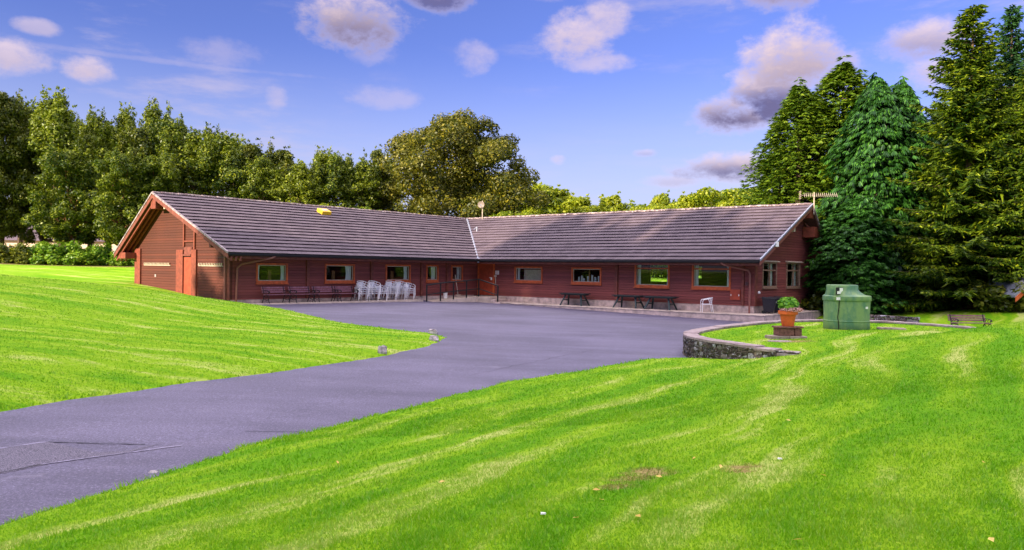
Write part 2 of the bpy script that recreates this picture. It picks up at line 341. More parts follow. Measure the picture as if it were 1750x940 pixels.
def fast(name,V,F,m,parent=None,extra=None):
    """numpy mesh: V n x 3, F m x k (same k)"""
    me=bpy.data.meshes.new(name); V=np.asarray(V,np.float32); F=np.asarray(F,np.int32); k=F.shape[1]
    me.vertices.add(len(V)); me.vertices.foreach_set('co',V.ravel()); me.loops.add(F.size); me.loops.foreach_set('vertex_index',F.ravel())
    me.polygons.add(len(F)); me.polygons.foreach_set('loop_start',np.arange(0,F.size,k,dtype=np.int32))
    try: me.polygons.foreach_set('loop_total',np.full(len(F),k,np.int32))
    except Exception: pass
    me.materials.append(m); me.update(calc_edges=True)
    o=bpy.data.objects.new(name,me); return link(o,parent)
def tag(o,label=None,cat=None,group=None,kind=None):
    if label: o['label']=label
    if cat: o['category']=cat
    if group: o['group']=group
    if kind: o['kind']=kind
    return o
def empty(name,loc,rz=0):
    o=bpy.data.objects.new(name,None); o.location=loc; o.rotation_euler=(0,0,rz); o.empty_display_size=.3; COL.objects.link(o); return o
def copy_tree(o,parent=None):
    c=o.copy(); COL.objects.link(c); c.parent=parent
    for ch in list(KIDS.get(o.name,[])) : copy_tree(ch,c)
    return c
KIDS={}
def kids(root):
    for o in bpy.data.objects:
        if o.parent: KIDS.setdefault(o.parent.name,[])
    for k_ in list(KIDS): KIDS[k_]=[o for o in bpy.data.objects if o.parent and o.parent.name==k_]
# ------------------------------------------------------------------ building frame
EC=Vector((-2.275,49.823,3.284)); AR,AL=-.6705,-.6705-math.pi/2-.068
DR=Vector((math.cos(AR),math.sin(AR),0)); DL=Vector((math.cos(AL),math.sin(AL),0))
def B(s,t,z): return EC+DR*s+DL*t+Vector((0,0,z))
LR,LL,RW,RW2,RR,RR2,RH,OH,OG=19.06,17.55,7.80,6.99,4.61,3.02,3.353,1.09,.73
# ------------------------------------------------------------------ terrain
def sstep(x,a,b):
    t=np.clip((x-a)/(b-a),0,1); return t*t*(3-2*t)
def zasph(x,y):
    x=np.asarray(x,float); y=np.asarray(y,float)
    return .01-.0182*np.clip(x,-25,25)+.0085*np.clip(y,-20,60)+.09*sstep(-x,2.5,6)*sstep(y,30,38)
WALL=[(7.15,18.46),(6.8,18.68),(6.25,19.25),(5.72,20.2),(5.38,21.3),(5.28,22.3),(5.5,23.4),(6.05,24.5),(7.2,26.2),(8.6,27.9),(10.4,29.7),(12.6,31.0),(14.7,31.1),(16.1,30.0),(17.0,28.0),(17.6,25.6)]
b0=B(18,-5,0); b1=B(-5,-5,0); b2=B(-5,16,0); b3=B(-.9,16.6,0)
ROAD=[(-12,-16),(-9,-6),(-6.2,2.5),(-4.87,6.37),(-4.72,6.88),(-4.28,8.1),(-3.56,10),(-2.24,12.25),(-.16,16.09),(1.85,18.49),(3.75,20.99),(4.72,21.55),(5.45,21.6),
 (5.5,22.3),(5.7,23.3),(6.25,24.4),(7.4,26.1),(8.8,27.7),(10.6,29.5),(12.7,30.8),(14.6,30.9),(15.9,29.9),(16.8,27.9),(17.5,25.6),(19.5,25.6),(19.8,29),(20.0,33.5),(18.4,38.2),(17.5,43),(b0.x,b0.y),(b1.x,b1.y),(b2.x,b2.y),(b3.x,b3.y),
 (-14.3,38.9),(-13.2,38.0),(-11.19,35.94),(-8.79,32.62),(-6.8,29.86),(-4.56,27.74),(-2.71,26.45),(-2.25,25.3),(-2.32,24.0),(-2.5,22.9),(-3.44,19.94),(-5.33,16.52),(-6.41,14.99),(-7.09,13.64),(-7.57,12.9),(-8.04,11.7),(-8.6,10.2),(-10.3,5.5),(-13,-4),(-16,-14)]
def poly_sd(x,y,poly,closed=True):
    d=np.full(x.shape,1e9); ins=np.zeros(x.shape,bool); n=len(poly)
    for i in range(n if closed else n-1):
        ax,ay=poly[i]; bx,by=poly[(i+1)%n]; ex,ey=bx-ax,by-ay
        t=np.clip(((x-ax)*ex+(y-ay)*ey)/(ex*ex+ey*ey),0,1); d=np.minimum(d,np.hypot(x-ax-t*ex,y-ay-t*ey))
        c=((ay>y)!=(by>y))&(x<(bx-ax)*(y-ay)/(by-ay+1e-12)+ax); ins^=c
    return np.where(ins,-d,d)
def tps(pts):
    P=np.array(pts,float); x,y,z=P.T/1.0; n=len(P)
    def U(r2): return .5*r2*np.log(r2+1e-9)
    K=U((x[:,None]-x)**2+(y[:,None]-y)**2)+np.eye(n)*1.5
    A=np.zeros((n+3,n+3)); A[:n,:n]=K; A[:n,n]=1; A[:n,n+1]=x; A[:n,n+2]=y; A[n:,:n]=A[:n,n:].T
    w=np.linalg.solve(A,np.r_[z,0,0,0])
    def f(X,Y):
        out=w[n]+w[n+1]*X+w[n+2]*Y
        for i in range(n): out=out+w[i]*U((X-x[i])**2+(Y-y[i])**2)
        return out
    return f
def zz(p,dz=.06): return (p[0],p[1],float(zasph(p[0],p[1]))+dz)
HILL=[(0,0,.95),(0,4,.95),(-3,3,.72),(3,3,1.05),(6,6,1.22),(9,10,1.36),(12,17.2,1.58),(14,14,1.85),(20,18,2.1),(20,10,2.3),(30,0,3),(0,-15,1.5),(26,24,1.9),(30,35,1.6),(40,20,2.6)]
LEFT=[(-20.7,30,2.12),(-15.1,30,1.62),(-16.2,35,1.28),(-10,20,.78),(-14,22,1.25),(-20,20,1.75),(-11.2,28,1.05),(-8,23.5,.70),(-6,20,.5),(-18.5,37,1.35),(-25,40,1.75),(-30,50,2.15),(-35,60,2.55),(-20,58,2.45),(-45,45,2.6),(-11,50,.9),(-30,15,2.2),
      (0,75,2.2),(20,62,1.3),(24,44,.60),(24,36,.62),(22.5,38,.55),(35,30,1.5),(40,60,1.5),(0,110,2.4),(-70,90,3.2),(80,100,2.5),(-50,0,2.5),(-12,56,1.9),(-30,-30,1.2),(18,47,.45),(12,52,.9)]
RB=[zz(p) for p in ROAD[1:13]]; LB=[zz(p) for p in ROAD[33:52]]; PB=[zz(p,.1) for p in ROAD[24:29]]
IN=[(7.6,19.0,.70),(6.6,20,.70),(6.2,22,.69),(7.5,24.5,.68),(10.5,28,.68),(13,29.5,.68),(15,29,.68),(16,27,.68),(8.2,22,.70),(11.5,25.5,.70),(9,20,.80),(11,21.5,.92),(14,24,.85),(17,25,.78),(10,18,1.15)]
OUT=[(7.2,18.1,.66),(6.6,18.5,.55),(6.0,19.2,.36),(5.5,20.2,.24),(5.1,21.0,.15),(6,15,.75),(4.5,16,.5)]
f_out=tps(HILL+LEFT+RB+LB+PB+OUT); f_in=tps(HILL+LEFT[18:22]+IN)
WP=WALL+[(15,22.5),(10,18.0)]
def height(x,y):
    x=np.asarray(x,float); y=np.asarray(y,float); sd=poly_sd(x,y,ROAD)
    wob=.035*np.sin(x*3.1+y*1.3)+.03*np.sin(y*4.3-x*2.2)+.045*np.sin(x*9.7)*np.sin(y*8.3); sdn=sd+wob*(np.hypot(x-10,y-26)>9)
    r=np.hypot(x,y-30); far=sstep(r,70,140)
    xc,yc=x*np.minimum(1,100/np.maximum(r,1)),30+(y-30)*np.minimum(1,100/np.maximum(r,1))
    zo=f_out(xc,yc)*(1-far)+2.3*far; za=zasph(x,y)
    zo=np.maximum(zo,za+.05)
    zo=zo+.03*np.sin(x*.55+1)*np.sin(y*.5)
    zo=np.maximum(zo,za+.045)
    k=sstep(sdn,0,.9); zo=(za+.035+.05*np.clip(sdn,0,.9))*(1-k)+zo*k
    dw=poly_sd(x,y,WALL,False); sw=poly_sd(x,y,WP); zi=f_in(xc,yc)
    kk=np.where(sw<0,sstep(np.abs(dw),.12,.34),0.)
    # fade the walled lawn into the hillside away from the wall
    zl=zo*(1-kk)+zi*kk
    edge=sstep(np.abs(poly_sd(x,y,[WP[-3],WP[-2],WP[-1],WP[0]],False)),0,2.2)
    zl=np.where(sw<0,zo*(1-kk*edge)+zi*kk*edge,zo)
    return np.where(sdn<0,za+np.clip(sdn*.35,-.07,0)+.035*0,np.where((sdn<.12)&(sw>=0),za+sdn*.35,zl)),sdn,sw
def axis(lo,hi,step,far):
    a=list(np.arange(lo,hi+1e-6,step)); st=step; x=lo; L=[]
    while x>-far: st*=1.22; x-=st; L.append(x)
    st=step; x=hi; R=[]
    while x<far: st*=1.22; x+=st; R.append(x)
    return np.array(L[::-1]+a+R)
gx=axis(-30,27,.2,2500); gy=axis(-4,48,.2,2500)
GX,GY=np.meshgrid(gx,gy); GH,_,_=height(GX,GY)
def gridfaces(nx,ny):
    i=np.arange(nx-1); j=np.arange(ny-1); I,J=np.meshgrid(i,j); a=(J*nx+I).ravel(); return np.stack([a,a+1,a+nx+1,a+nx],1)
lawn=fast('lawn',np.stack([GX.ravel(),GY.ravel(),GH.ravel()],1),gridfaces(len(gx),len(gy)),M['turf']); lawn.data.shade_smooth(); tag(lawn,kind='structure')
def ground(x,y):
    i=np.clip(np.searchsorted(gx,x)-1,0,len(gx)-2); j=np.clip(np.searchsorted(gy,y)-1,0,len(gy)-2)
    u=(x-gx[i])/(gx[i+1]-gx[i]); v=(y-gy[j])/(gy[j+1]-gy[j])
    return (GH[j,i]*(1-u)+GH[j,i+1]*u)*(1-v)+(GH[j+1,i]*(1-u)+GH[j+1,i+1]*u)*v
def gz(x,y): return float(ground(np.array([x]),np.array([y]))[0])
ax_=np.arange(-18,22.1,.4); ay_=np.arange(-18,54,.4); AX,AY=np.meshgrid(ax_,ay_); ASD=poly_sd(AX,AY,ROAD)
AF=gridfaces(len(ax_),len(ay_)); keep=(ASD.ravel()[AF]<.80).all(1); AF=AF[keep]
used,inv=np.unique(AF,return_inverse=True); AV=np.stack([AX.ravel(),AY.ravel(),zasph(AX,AY).ravel()],1)[used]
road=fast('road',AV,inv.reshape(AF.shape),M['asphalt']); tag(road,kind='structure')
def draped(name,poly,m,dz,kind='structure'):
    mb=MB(); n=len(poly); mb.v=[(x,y,float(zasph(x,y))+dz) for x,y in poly]; mb.f=[tuple(range(n))]; o=obj(name,mb,m,origin=None); return tag(o,kind=kind)
draped('asphalt_patch',[(-6.9,9.25),(-6.2,9.97),(-5.34,9.53),(-4.95,9.36),(-4.70,10.08)][0:3]+[(-5.0,9.62),(-4.71,10.1),(-4.95,9.5),(-5.52,8.98),(-6.0,8.2)],M['patch'],.004)
rnd=random.Random(5)
def strip(pts,w,m,dz,name='road_seam'):
    mb=MB(); P_=[Vector((x,y,0)) for x,y in pts]; L=[];R=[]
    for i,p in enumerate(P_):
        t=(P_[min(i+1,len(P_)-1)]-P_[max(i-1,0)]).normalized(); n=Vector((-t.y,t.x,0)); ww=w*(.5+rnd.random())*.5
        for S,sg in ((L,1),(R,-1)):
            q=p+n*ww*sg; S.append((q.x,q.y,float(zasph(q.x,q.y))+dz))
    n=len(P_); mb.v=L+R; mb.f=[(i,i+n,i+n+1,i+1) for i in range(n-1)]
    return tag(obj(name,mb,m),kind='structure')
def sub(a,b,n,j=.02):
    return [(a[0]+(b[0]-a[0])*i/n+rnd.uniform(-j,j),a[1]+(b[1]-a[1])*i/n+rnd.uniform(-j,j)) for i in range(n+1)]
strip(sub((-6.9,9.2),(-6.22,9.95),10,.008),.035,M['seam'],.008); strip(sub((-6.2,9.95),(-4.9,9.98),12,.012),.022,M['crack'],.008)
strip(sub((-5.62,8.9),(-4.42,10.0),14,.01),.03,M['seam'],.008); strip(sub((-6.1,8.1),(-5.62,8.9),8,.01),.02,M['crack'],.008); strip(sub((-3.9,10.9),(-3.1,11.0),8,.012),.016,M['crack'],.006)
for a,b in (((-1,17),(2.5,23)),((-5,24-5),(0,24)),((2,26),(6,33)),((-6,34),(4,38))): strip(sub(a,b,26,.07),.012,M['crack'],.006)
# ------------------------------------------------------------------ grass blades
rg=np.random.default_rng(3)
def blades(n,dmin,dmax,seed,hgt):
    r=np.random.default_rng(seed); u=r.random(n); D=1/(1/dmin-u*(1/dmin-1/dmax)); lat=(r.random(n)*2-1)*.86
    x=D*lat; y=D.copy(); H,sd,sw=height(x,y); dw=poly_sd(x,y,WALL,False)
    ok=(sd>-.01)&~((sw<0)&(np.abs(dw)<.40))&~((sw>=0)&(np.abs(dw)<.1)&(x>5))
    bs=np.array([(x-1.24)**2+(y-6.56)**2<.17**2,(x-2.05)**2+(y-6.55)**2<.1**2]).any(0)&(r.random(n)<.75)
    ok&=~bs
    x,y,D=x[ok],y[ok],D[ok]; z=ground(x,y); n=len(x); a=r.random(n)*6.283; w=(.0022+.00075*D)*(.7+.6*r.random(n))
    cl=.5+.5*np.sin(x*5.1+np.sin(y*3.7)*2)*np.sin(y*4.7+np.sin(x*2.9)*2)
    h=hgt*(.45+.55*r.random(n))*(.55+.75*cl)*(1+D*.012); h=h*(1+1.1*(sd[ok]<.10)); ln=h*(.35+.8*r.random(n)); b=r.random(n)*6.283
    V=np.empty((n,3,3)); V[:,0]=np.stack([x-np.cos(a)*w,y-np.sin(a)*w,z-.01],1); V[:,1]=np.stack([x+np.cos(a)*w,y+np.sin(a)*w,z-.01],1)
    V[:,2]=np.stack([x+np.cos(b)*ln,y+np.sin(b)*ln,z+h],1); return V
def near(n):
    r=np.random.default_rng(5); x=r.uniform(-3.5,7,n); y=r.uniform(-3,3.2,n); z=ground(x,y); a=r.random(n)*6.283; w=.0055; h=.02+.016*r.random(n); b=r.random(n)*6.283
    return np.stack([np.stack([x-np.cos(a)*w,y-np.sin(a)*w,z-.01],1),np.stack([x+np.cos(a)*w,y+np.sin(a)*w,z-.01],1),np.stack([x+np.cos(b)*h*.7,y+np.sin(b)*h*.7,z+h],1)],1)
V=np.concatenate([near(60000),blades(330000,2.6,12,11,.032),blades(170000,10,36,12,.032)])
gr=fast('grass',V.reshape(-1,3),np.arange(len(V)*3).reshape(-1,3),M['blade']); tag(gr,'short bright green blades of the mown lawn','grass',kind='stuff')
# ------------------------------------------------------------------ retaining wall round the walled lawn
def resample(pts,step):
    P_=np.array(pts,float); 
    for _ in range(2):
        Q=[P_[0]]
        for i in range(len(P_)-1): Q+= [P_[i]*.75+P_[i+1]*.25,P_[i]*.25+P_[i+1]*.75]
        Q.append(P_[-1]); P_=np.array(Q)
    d=np.r_[0,np.cumsum(np.hypot(*np.diff(P_,axis=0).T))]; n=int(d[-1]/step); t=np.linspace(0,d[-1],n+1)
    return np.stack([np.interp(t,d,P_[:,0]),np.interp(t,d,P_[:,1])],1),d[-1]
CAPZ=.74
rw=empty('retaining_wall',(7,22,.1)); tag(rw,'curved low rubble stone wall with flat coping round the raised lawn','wall')
path,L=resample(WALL,.05)
def at_path(s):
    i=min(int(s/.05*(len(path)-1)/(L/.05)),len(path)-2); p=path[i]; q=path[i+1]; t=(q-p)/np.hypot(*(q-p)); return p,t,np.array([-t[1],t[0]])   # left normal
mb=MB(); s=.0
while s<L-.3:
    ln=rnd.uniform(.55,.85); a=at_path(s+.006); b=at_path(min(s+ln/2,L-.1)); c=at_path(min(s+ln-.006,L-.06)); dz=rnd.uniform(-.008,.008)-max(0,.9-s)*.13; w0,w1=.10+rnd.uniform(-.015,.01),.36+rnd.uniform(-.02,.03)
    for q,r in ((a,b),(b,c)):
        zt=CAPZ+dz; z0=zt-.075; n_=lambda A,o:(A[0][0]+A[2][0]*o,A[0][1]+A[2][1]*o)
        # outer side is to the left of the walking direction when it runs clockwise
        P8=[]
        for zc in (z0,zt):
            for A,o in ((q,-w1),(r,-w1),(r,w0),(q,w0)): x,y=n_(A,o); P8.append((x,y,zc))
        mb.quadbox(P8)
    s+=ln
obj('coping',mb,M['cap'],rw,bevel=.012)
def rock_verts(mb,c,T,U_,N_,hl,hh,hd,rn):
    """rounded block: half extents hl (along T), hh (along U), hd (along N)"""
    n0=len(mb.v); k=0; dirs=[]
    for i in range(5):
        ph=math.pi*i/4
        for j in range(8):
            th=2*math.pi*j/8+math.pi/8
            x,y,z=math.sin(ph)*math.cos(th),math.sin(ph)*math.sin(th),math.cos(ph)
            e=.45; x,y,z=[math.copysign(abs(q)**e,q) for q in (x,y,z)]
            q=1+rn.uniform(-.12,.12); p=c+T*(x*hl*q)+U_*(y*hh*q)+N_*(z*hd*q); mb.v.append(tuple(p))
    for i in range(4):
        for j in range(8):
            a=n0+i*8+j; b=n0+i*8+(j+1)%8; mb.f.append((a,b,b+8,a+8))
def rubble(mb,pathfn,L,zfoot,ztop,off,rn,size=.16,step=1):
    s=0
    while s<L-.1:
        wcol=rn.uniform(.8,1.6)*size
        p,t,n=pathfn(min(s+wcol/2,L-.08)); z=zfoot(p)-.05; T=Vector((t[0],t[1],0)); N_=Vector((n[0],n[1],0))
        while z<ztop-.02:
            h=min(rn.uniform(.5,1.05)*size,ztop-z); h=max(h,.04)
            c=Vector((p[0],p[1],z+h/2))+N_*(off+rn.uniform(-.02,.02))+T*rn.uniform(-.03,.03)
            rock_verts(mb,c,T,Vector((0,0,1)),N_,wcol*.5*rn.uniform(.9,1.15),h*.5*1.02,.09,rn); z+=h
        s+=wcol*.93
mb=MB(); rubble(mb,at_path,L,lambda p:float(zasph(p[0],p[1])),CAPZ-.075,.0,rnd); obj('stonework',mb,M['stones'],rw,smooth=True)
mb=MB()
for i in range(0,int(L/.3)-1):
    a=at_path(i*.3); b=at_path((i+1)*.3); P8=[]
    for zc in (-.05,CAPZ-.08):
        for A,o in ((a,-.32),(b,-.32),(b,.03),(a,.03)): P8.append((A[0][0]+A[2][0]*o,A[0][1]+A[2][1]*o,zc))
    mb.quadbox(P8)
obj('mortar_core',mb,M['slab'],rw)
# ------------------------------------------------------------------ club house
bd=empty('club_house',B(-RW,-RW2,-2.9)); tag(bd,'long L shaped red brown timber club house with tiled roof round a tarmac yard','building')
# axes for walls: fL(t,z,d): left wing front wall, d = distance outwards; fR: right wing front; gL: left gable end; gR: right gable end
fL=lambda t,z,d: B(-OH+d,t,z)
fR=lambda s,z,d: B(s,-OH+d,z)
gL=lambda s,z,d: B(s,LL-OG+d,z)
gR=lambda t,z,d: B(LR-OG+d,t,z)
def pbox(mb,F,u0,u1,z0,z1,d0,d1):
    return mb.quadbox([F(u0,z0,d0),F(u1,z0,d0),F(u1,z0,d1),F(u0,z0,d1),F(u0,z1,d0),F(u1,z1,d0),F(u1,z1,d1),F(u0,z1,d1)])
def wallmesh(F,u0,u1,z0,z1,holes,th=.14):
    mb=MB(); us=sorted({u0,u1,*[h[0] for h in holes],*[h[1] for h in holes]}); zs=sorted({z0,z1,*[h[2] for h in holes],*[h[3] for h in holes]})
    for a,b in zip(us,us[1:]):
        for c,d in zip(zs,zs[1:]):
            if any(h[0]<=a+1e-6 and b<=h[1]+1e-6 and h[2]<=c+1e-6 and d<=h[3]+1e-6 for h in holes): continue
            pbox(mb,F,a,b,c,d,-th,0)
    return mb
PB_=-2.4   # foot of the boarding
LH=[(13.62,15.28,-1.42,-.58),(9.22,11.08,-1.40,-.55),(4.98,6.75,-1.37,-.52),(2.62,3.48,-1.37,-.50),(.42,1.28,-1.36,-.50)]
RHo=[(2.28,4.38,-1.32,-.52),(6.82,8.80,-1.33,-.54),(11.28,13.32,-1.42,-.22),(14.88,16.93,-1.42,-.22)]
GH_=[(-3.78,-2.08,-1.34,-.12),(-7.12,-5.30,-1.36,-.10)]
wL=obj('wall',wallmesh(fL,-OH+.0,LL-OG-.14,PB_,.38,LH),M['boards'],bd)
wR=obj('wall',wallmesh(fR,-OH+.002,LR-OG-.14,PB_,.38,RHo),M['boards'],bd)
mb=wallmesh(gR,-RW2-RR2+OH,-OH,PB_,.42,GH_)
mb.prism([gR(-OH,.42,-.14),gR(-RW2,RH-.16,-.14),gR(-RW2-RR2+OH,1.05,-.14),gR(-RW2-RR2+OH,.42,-.14)],DR*.14)
obj('wall',mb,M['boards'],bd)
mb=wallmesh(gL,-RW-RR+OH,-OH,PB_,.36,[])
mb.prism([gL(-OH,.36,-.14),gL(-RW,RH-.16,-.14),gL(-RW-RR+OH,.64,-.14),gL(-RW-RR+OH,.36,-.14)],DL*.14)
obj('wall',mb,M['boards_g'],bd)
# rear walls with the rear windows one looks through
RT=-RW2-RR2+OH
bR=lambda s,z,d: B(s,RT-d,z); bL=lambda t,z,d: B(-RW-RR+OH-d,t,z)
mb=wallmesh(bR,-RW-RR+OH,LR-OG-.14,PB_,1.0,[(7.55,8.95,-1.35,.05),(10.2,11.4,-1.1,-.25)]); obj('wall',mb,M['boards'],bd)
mb=wallmesh(bL,RT,LL-OG-.14,PB_,.6,[]); obj('wall',mb,M['boards'],bd)
mb=MB(); mb.quadbox([B(-12,-8.8,-2.45),B(18.1,-8.8,-2.45),B(18.1,-1.2,-2.45),B(-12,-1.2,-2.45),B(-12,-8.8,-2.4),B(18.1,-8.8,-2.4),B(18.1,-1.2,-2.4),B(-12,-1.2,-2.4)])
mb.quadbox([B(-12,-1.19,-2.45),B(-1.2,-1.19,-2.45),B(-1.2,16.7,-2.45),B(-12,16.7,-2.45),B(-12,-1.19,-2.4),B(-1.2,-1.19,-2.4),B(-1.2,16.7,-2.4),B(-12,16.7,-2.4)])
obj('floor_slab',mb,M['dark'],bd)
# masonry plinth
mb=MB()
pbox(mb,fL,-OH+.3,LL-OG-.05,-3.2,PB_,-.3,-.03); pbox(mb,fR,-OH+.3,LR-OG-.05,-3.4,PB_,-.3,-.03)
pbox(mb,gR,RT+.7,-OH-.35,-3.4,PB_,-.3,-.03); pbox(mb,gL,-RW-RR+OH,-OH-.35,-3.2,PB_,-.3,-.03)
obj('plinth',mb,M['stone'],bd)
# corner boards and pilasters
mb=MB(); pbox(mb,gL,-1.62,-OH+.03,PB_,.30,0,.05); obj('corner_board',mb,M['trim_d'],bd)
mb=MB(); pbox(mb,gL,-RW-RR+OH-.02,-RW-RR+OH+.66,PB_,.30,0,.09); obj('corner_board',mb,M['trim_g'],bd)
for t in (12.30,7.92,3.98,1.78): mb=MB(); pbox(mb,fL,t-.09,t+.09,PB_,.36,0,.10); obj('pilaster',mb,M['trim_d'],bd)
for s in (9.98,): mb=MB(); pbox(mb,fR,s-.09,s+.09,PB_,.36,0,.10); obj('pilaster',mb,M['trim_d'],bd)
mb=MB(); pbox(mb,fR,17.66,17.78,PB_,.36,0,.10); obj('pilaster',mb,M['trim_d'],bd)
mb=MB(); pbox(mb,gR,-1.36,-OH+.03,PB_,.30,0,.04); obj('corner_board',mb,M['trim_d'],bd)
# ---- windows
def wavy(F,u0,u1,z0,z1,d,n=14,amp=.025,taper=0,side=1):
    mb=MB(); rows=4
    for r in range(rows+1):
        f=r/rows; z=z0+(z1-z0)*f; w=1-taper*math.sin(f*math.pi)*.5
        for i in range(n+1):
            q=i/n; u=(u0+(u1-u0)*q*w) if side>0 else (u1-(u1-u0)*q*w)
            mb.v.append(tuple(F(u,z,d+amp*math.sin(q*n*1.35))))
    for r in range(rows):
        for i in range(n): a=r*(n+1)+i; mb.f.append((a,a+1,a+n+2,a+n+1))
    return mb
def window(F,u0,u1,z0,z1,curt,fm='trim',mull=None,bar=None,fw=.10,post=True,label=None,head=False,out=.045):
    f=MB()
    pbox(f,F,u0-fw,u1+fw,z0-fw-.05,z0,-.13,out); pbox(f,F,u0-fw,u1+fw,z1,z1+fw,-.13,out)
    pbox(f,F,u0-fw,u0,z0+.002,z1-.002,-.13,out); pbox(f,F,u1,u1+fw,z0+.002,z1-.002,-.13,out)
    fr=obj('window',f,M[fm],bd,bevel=.006)
    if label: fr['label']=label
    sl=MB(); pbox(sl,F,u0-fw-.03,u1+fw+.03,z0-fw-.09,z0-fw-.052,-.05,out+.05); obj('sill',sl,M[fm],fr)
    if mull is not None or bar is not None:
        m=MB()
        if mull is not None: pbox(m,F,u0+(u1-u0)*mull-.035,u0+(u1-u0)*mull+.035,z0+.003,z1-.003,-.10,-.02)
        if bar is not None: pbox(m,F,u0+.003,u1-.003,z0+(z1-z0)*bar-.035,z0+(z1-z0)*bar+.035,-.105,-.015)
        obj('glazing_bar',m,M[fm],fr)
    g=MB(); pbox(g,F,u0+.002,u1-.002,z0+.002,z1-.002,-.072,-.066); obj('pane',g,M['glass'],fr)
    if fm=='trim':
        g=MB(); w_=.035
        pbox(g,F,u0+.001,u1-.001,z0+.001,z0+w_,-.064,-.045); pbox(g,F,u0+.001,u1-.001,z1-w_,z1-.001,-.064,-.045); pbox(g,F,u0+.001,u0+w_,z0+w_,z1-w_,-.064,-.045); pbox(g,F,u1-w_,u1-.001,z0+w_,z1-w_,-.064,-.045); obj('glazing_bead',g,M['cream'],fr)
    for (a,b,sd2) in curt:
        obj('curtain',wavy(F,u0+(u1-u0)*a,u0+(u1-u0)*b,z0-.15,z1+.05,-.20,taper=.35,side=sd2),M['curtain'],fr,smooth=True)
    if head: h=MB(); h.quadbox([F(u0-.2,z1+fw+.02,0),F(u1+.2,z1+fw+.02,0),F(u1+.2,z1+fw+.02,.16),F(u0-.2,z1+fw+.02,.16),F(u0-.2,z1+fw+.10,0),F(u1+.2,z1+fw+.10,0),F(u1+.2,z1+fw+.06,.16),F(u0-.2,z1+fw+.06,.16)]); obj('drip_board',h,M['cream'],fr)
    return fr
C1=[(.86,1.0,-1),(0,.12,1)]
window(fL,*LH[0],[(.86,1.0,-1),(0,.13,1)]); window(fL,*LH[1],[(.93,1.0,-1),(0,.24,1)]); window(fL,*LH[2],[(0,.17,1)])
window(fL,*LH[3],[(0,.45,1)]); window(fL,*LH[4],[(0,.32,1)])
for a in (14.0,9.9,5.55):
    mb=MB(); pbox(mb,fL,a-.03,a+.16,-1.7,-.85,-.9,-.82); obj('interior_door_frame',mb,M['pine'],bd)
wn=window(fR,*RHo[0],[(.0,.10,1)]); mb=MB(); pbox(mb,fR,RHo[0][0]+.45,RHo[0][1]-.02,-1.5,-.62,-.34,-.30); obj('blind',mb,M['cream'],wn)
wn=window(fR,*RHo[1],[]); 
mb=MB(); 
for i,(a,hh) in enumerate(((.18,.30),(.40,.38),(.55,.22),(.85,.34),(1.15,.42),(1.38,.3),(1.62,.36),(1.8,.2))):
    pbox(mb,fR,RHo[1][0]+a,RHo[1][0]+a+.09,-1.33,-1.33+hh,-.38,-.30)
mb2=MB(); pbox(mb2,fR,RHo[1][0]-.05,RHo[1][1]+.05,-1.37,-1.335,-.42,-.15); pbox(mb2,fR,RHo[1][0]+.92,RHo[1][0]+.98,-1.33,-.5,-.42,-.36); obj('window_shelf',mb2,M['pine'],wn); obj('ornament_row',mb,M['white'],wn)
window(fR,*RHo[2],[(0,.10,1),(.90,1,-1)],bar=.80,mull=None,out=.05); window(fR,*RHo[3],[(0,.10,1),(.88,1,-1)],bar=.80)
for h in GH_: window(gR,*h,[(.02,.36,1)],fm='weath',mull=.42,bar=.70,fw=.07,head=True,label='window with pale weathered frame, top lights and a drip board')
for h in [(7.55,8.95,-1.35,.05),(10.2,11.4,-1.1,-.25)]: window(bR,*h,[],fw=.08)
# ---- yard door, fittings
dr=MB(); pbox(dr,fR,-.86,.40,PB_+.02,-.30,0,.07); d0=obj('door',dr,M['door'],bd)
m=MB(); pbox(m,fR,-.98,-.862,PB_,-.22,.0,.10); pbox(m,fR,.402,.50,PB_,-.22,0,.10); pbox(m,fR,-.86,.40,-.298,-.22,0,.10); obj('frame',m,M['trim'],d0)
m=MB(); pbox(m,fR,-.25,-.235,PB_+.04,-.33,.071,.078)
for z in (-2.2,-1.3): pbox(m,fR,-.78,-.32,z,z+.7,.071,.080); pbox(m,fR,-.16,.32,z,z+.7,.071,.080)
obj('panel',m,M['door'],d0)
m=MB(); pbox(m,fR,.22,.32,-1.36,-1.18,.081,.12); pbox(m,fR,.15,.24,-1.22,-1.18,.121,.15); obj('handle',m,M['white'],d0)
m=MB(); pbox(m,fR,.55,.86,-.98,-.72,.012,.03); nt=obj('notice_plate',m,M['white'],bd)
m=MB()
for i in range(4): pbox(m,fR,.60,.81-.05*(i%2),-.93+.055*i,-.915+.055*i,.031,.034)
obj('printed_lines',m,M['trim'],nt)
m=MB(); pbox(m,fR,.56,.60,-1.62,-1.08,.01,.05); pbox(m,fR,.50,.66,-1.14,-1.02,.01,.09); obj('alarm_conduit',m,M['cream'],bd)
m=MB(); pbox(m,fR,17.02,17.58,-2.10,-1.55,.01,.06); ht=obj('meter_cupboard',m,M['door'],bd); m=MB(); pbox(m,fR,17.06,17.09,-1.9,-1.8,.062,.08); obj('hinge',m,M['white'],ht); m=MB(); pbox(m,fR,17.5,17.53,-1.9,-1.8,.062,.08); obj('hinge',m,M['white'],ht)
m=MB(); pbox(m,fR,17.86,18.02,-1.32,-1.14,.01,.12); obj('outdoor_socket',m,M['fascia'],bd)
m=MB(); m.lathe([(.02,0),(.07,.02),(.07,.1),(.03,.14)],12,tuple(gR(-1.42,-1.75,.10))); obj('bulkhead_light',m,M['white'],bd)
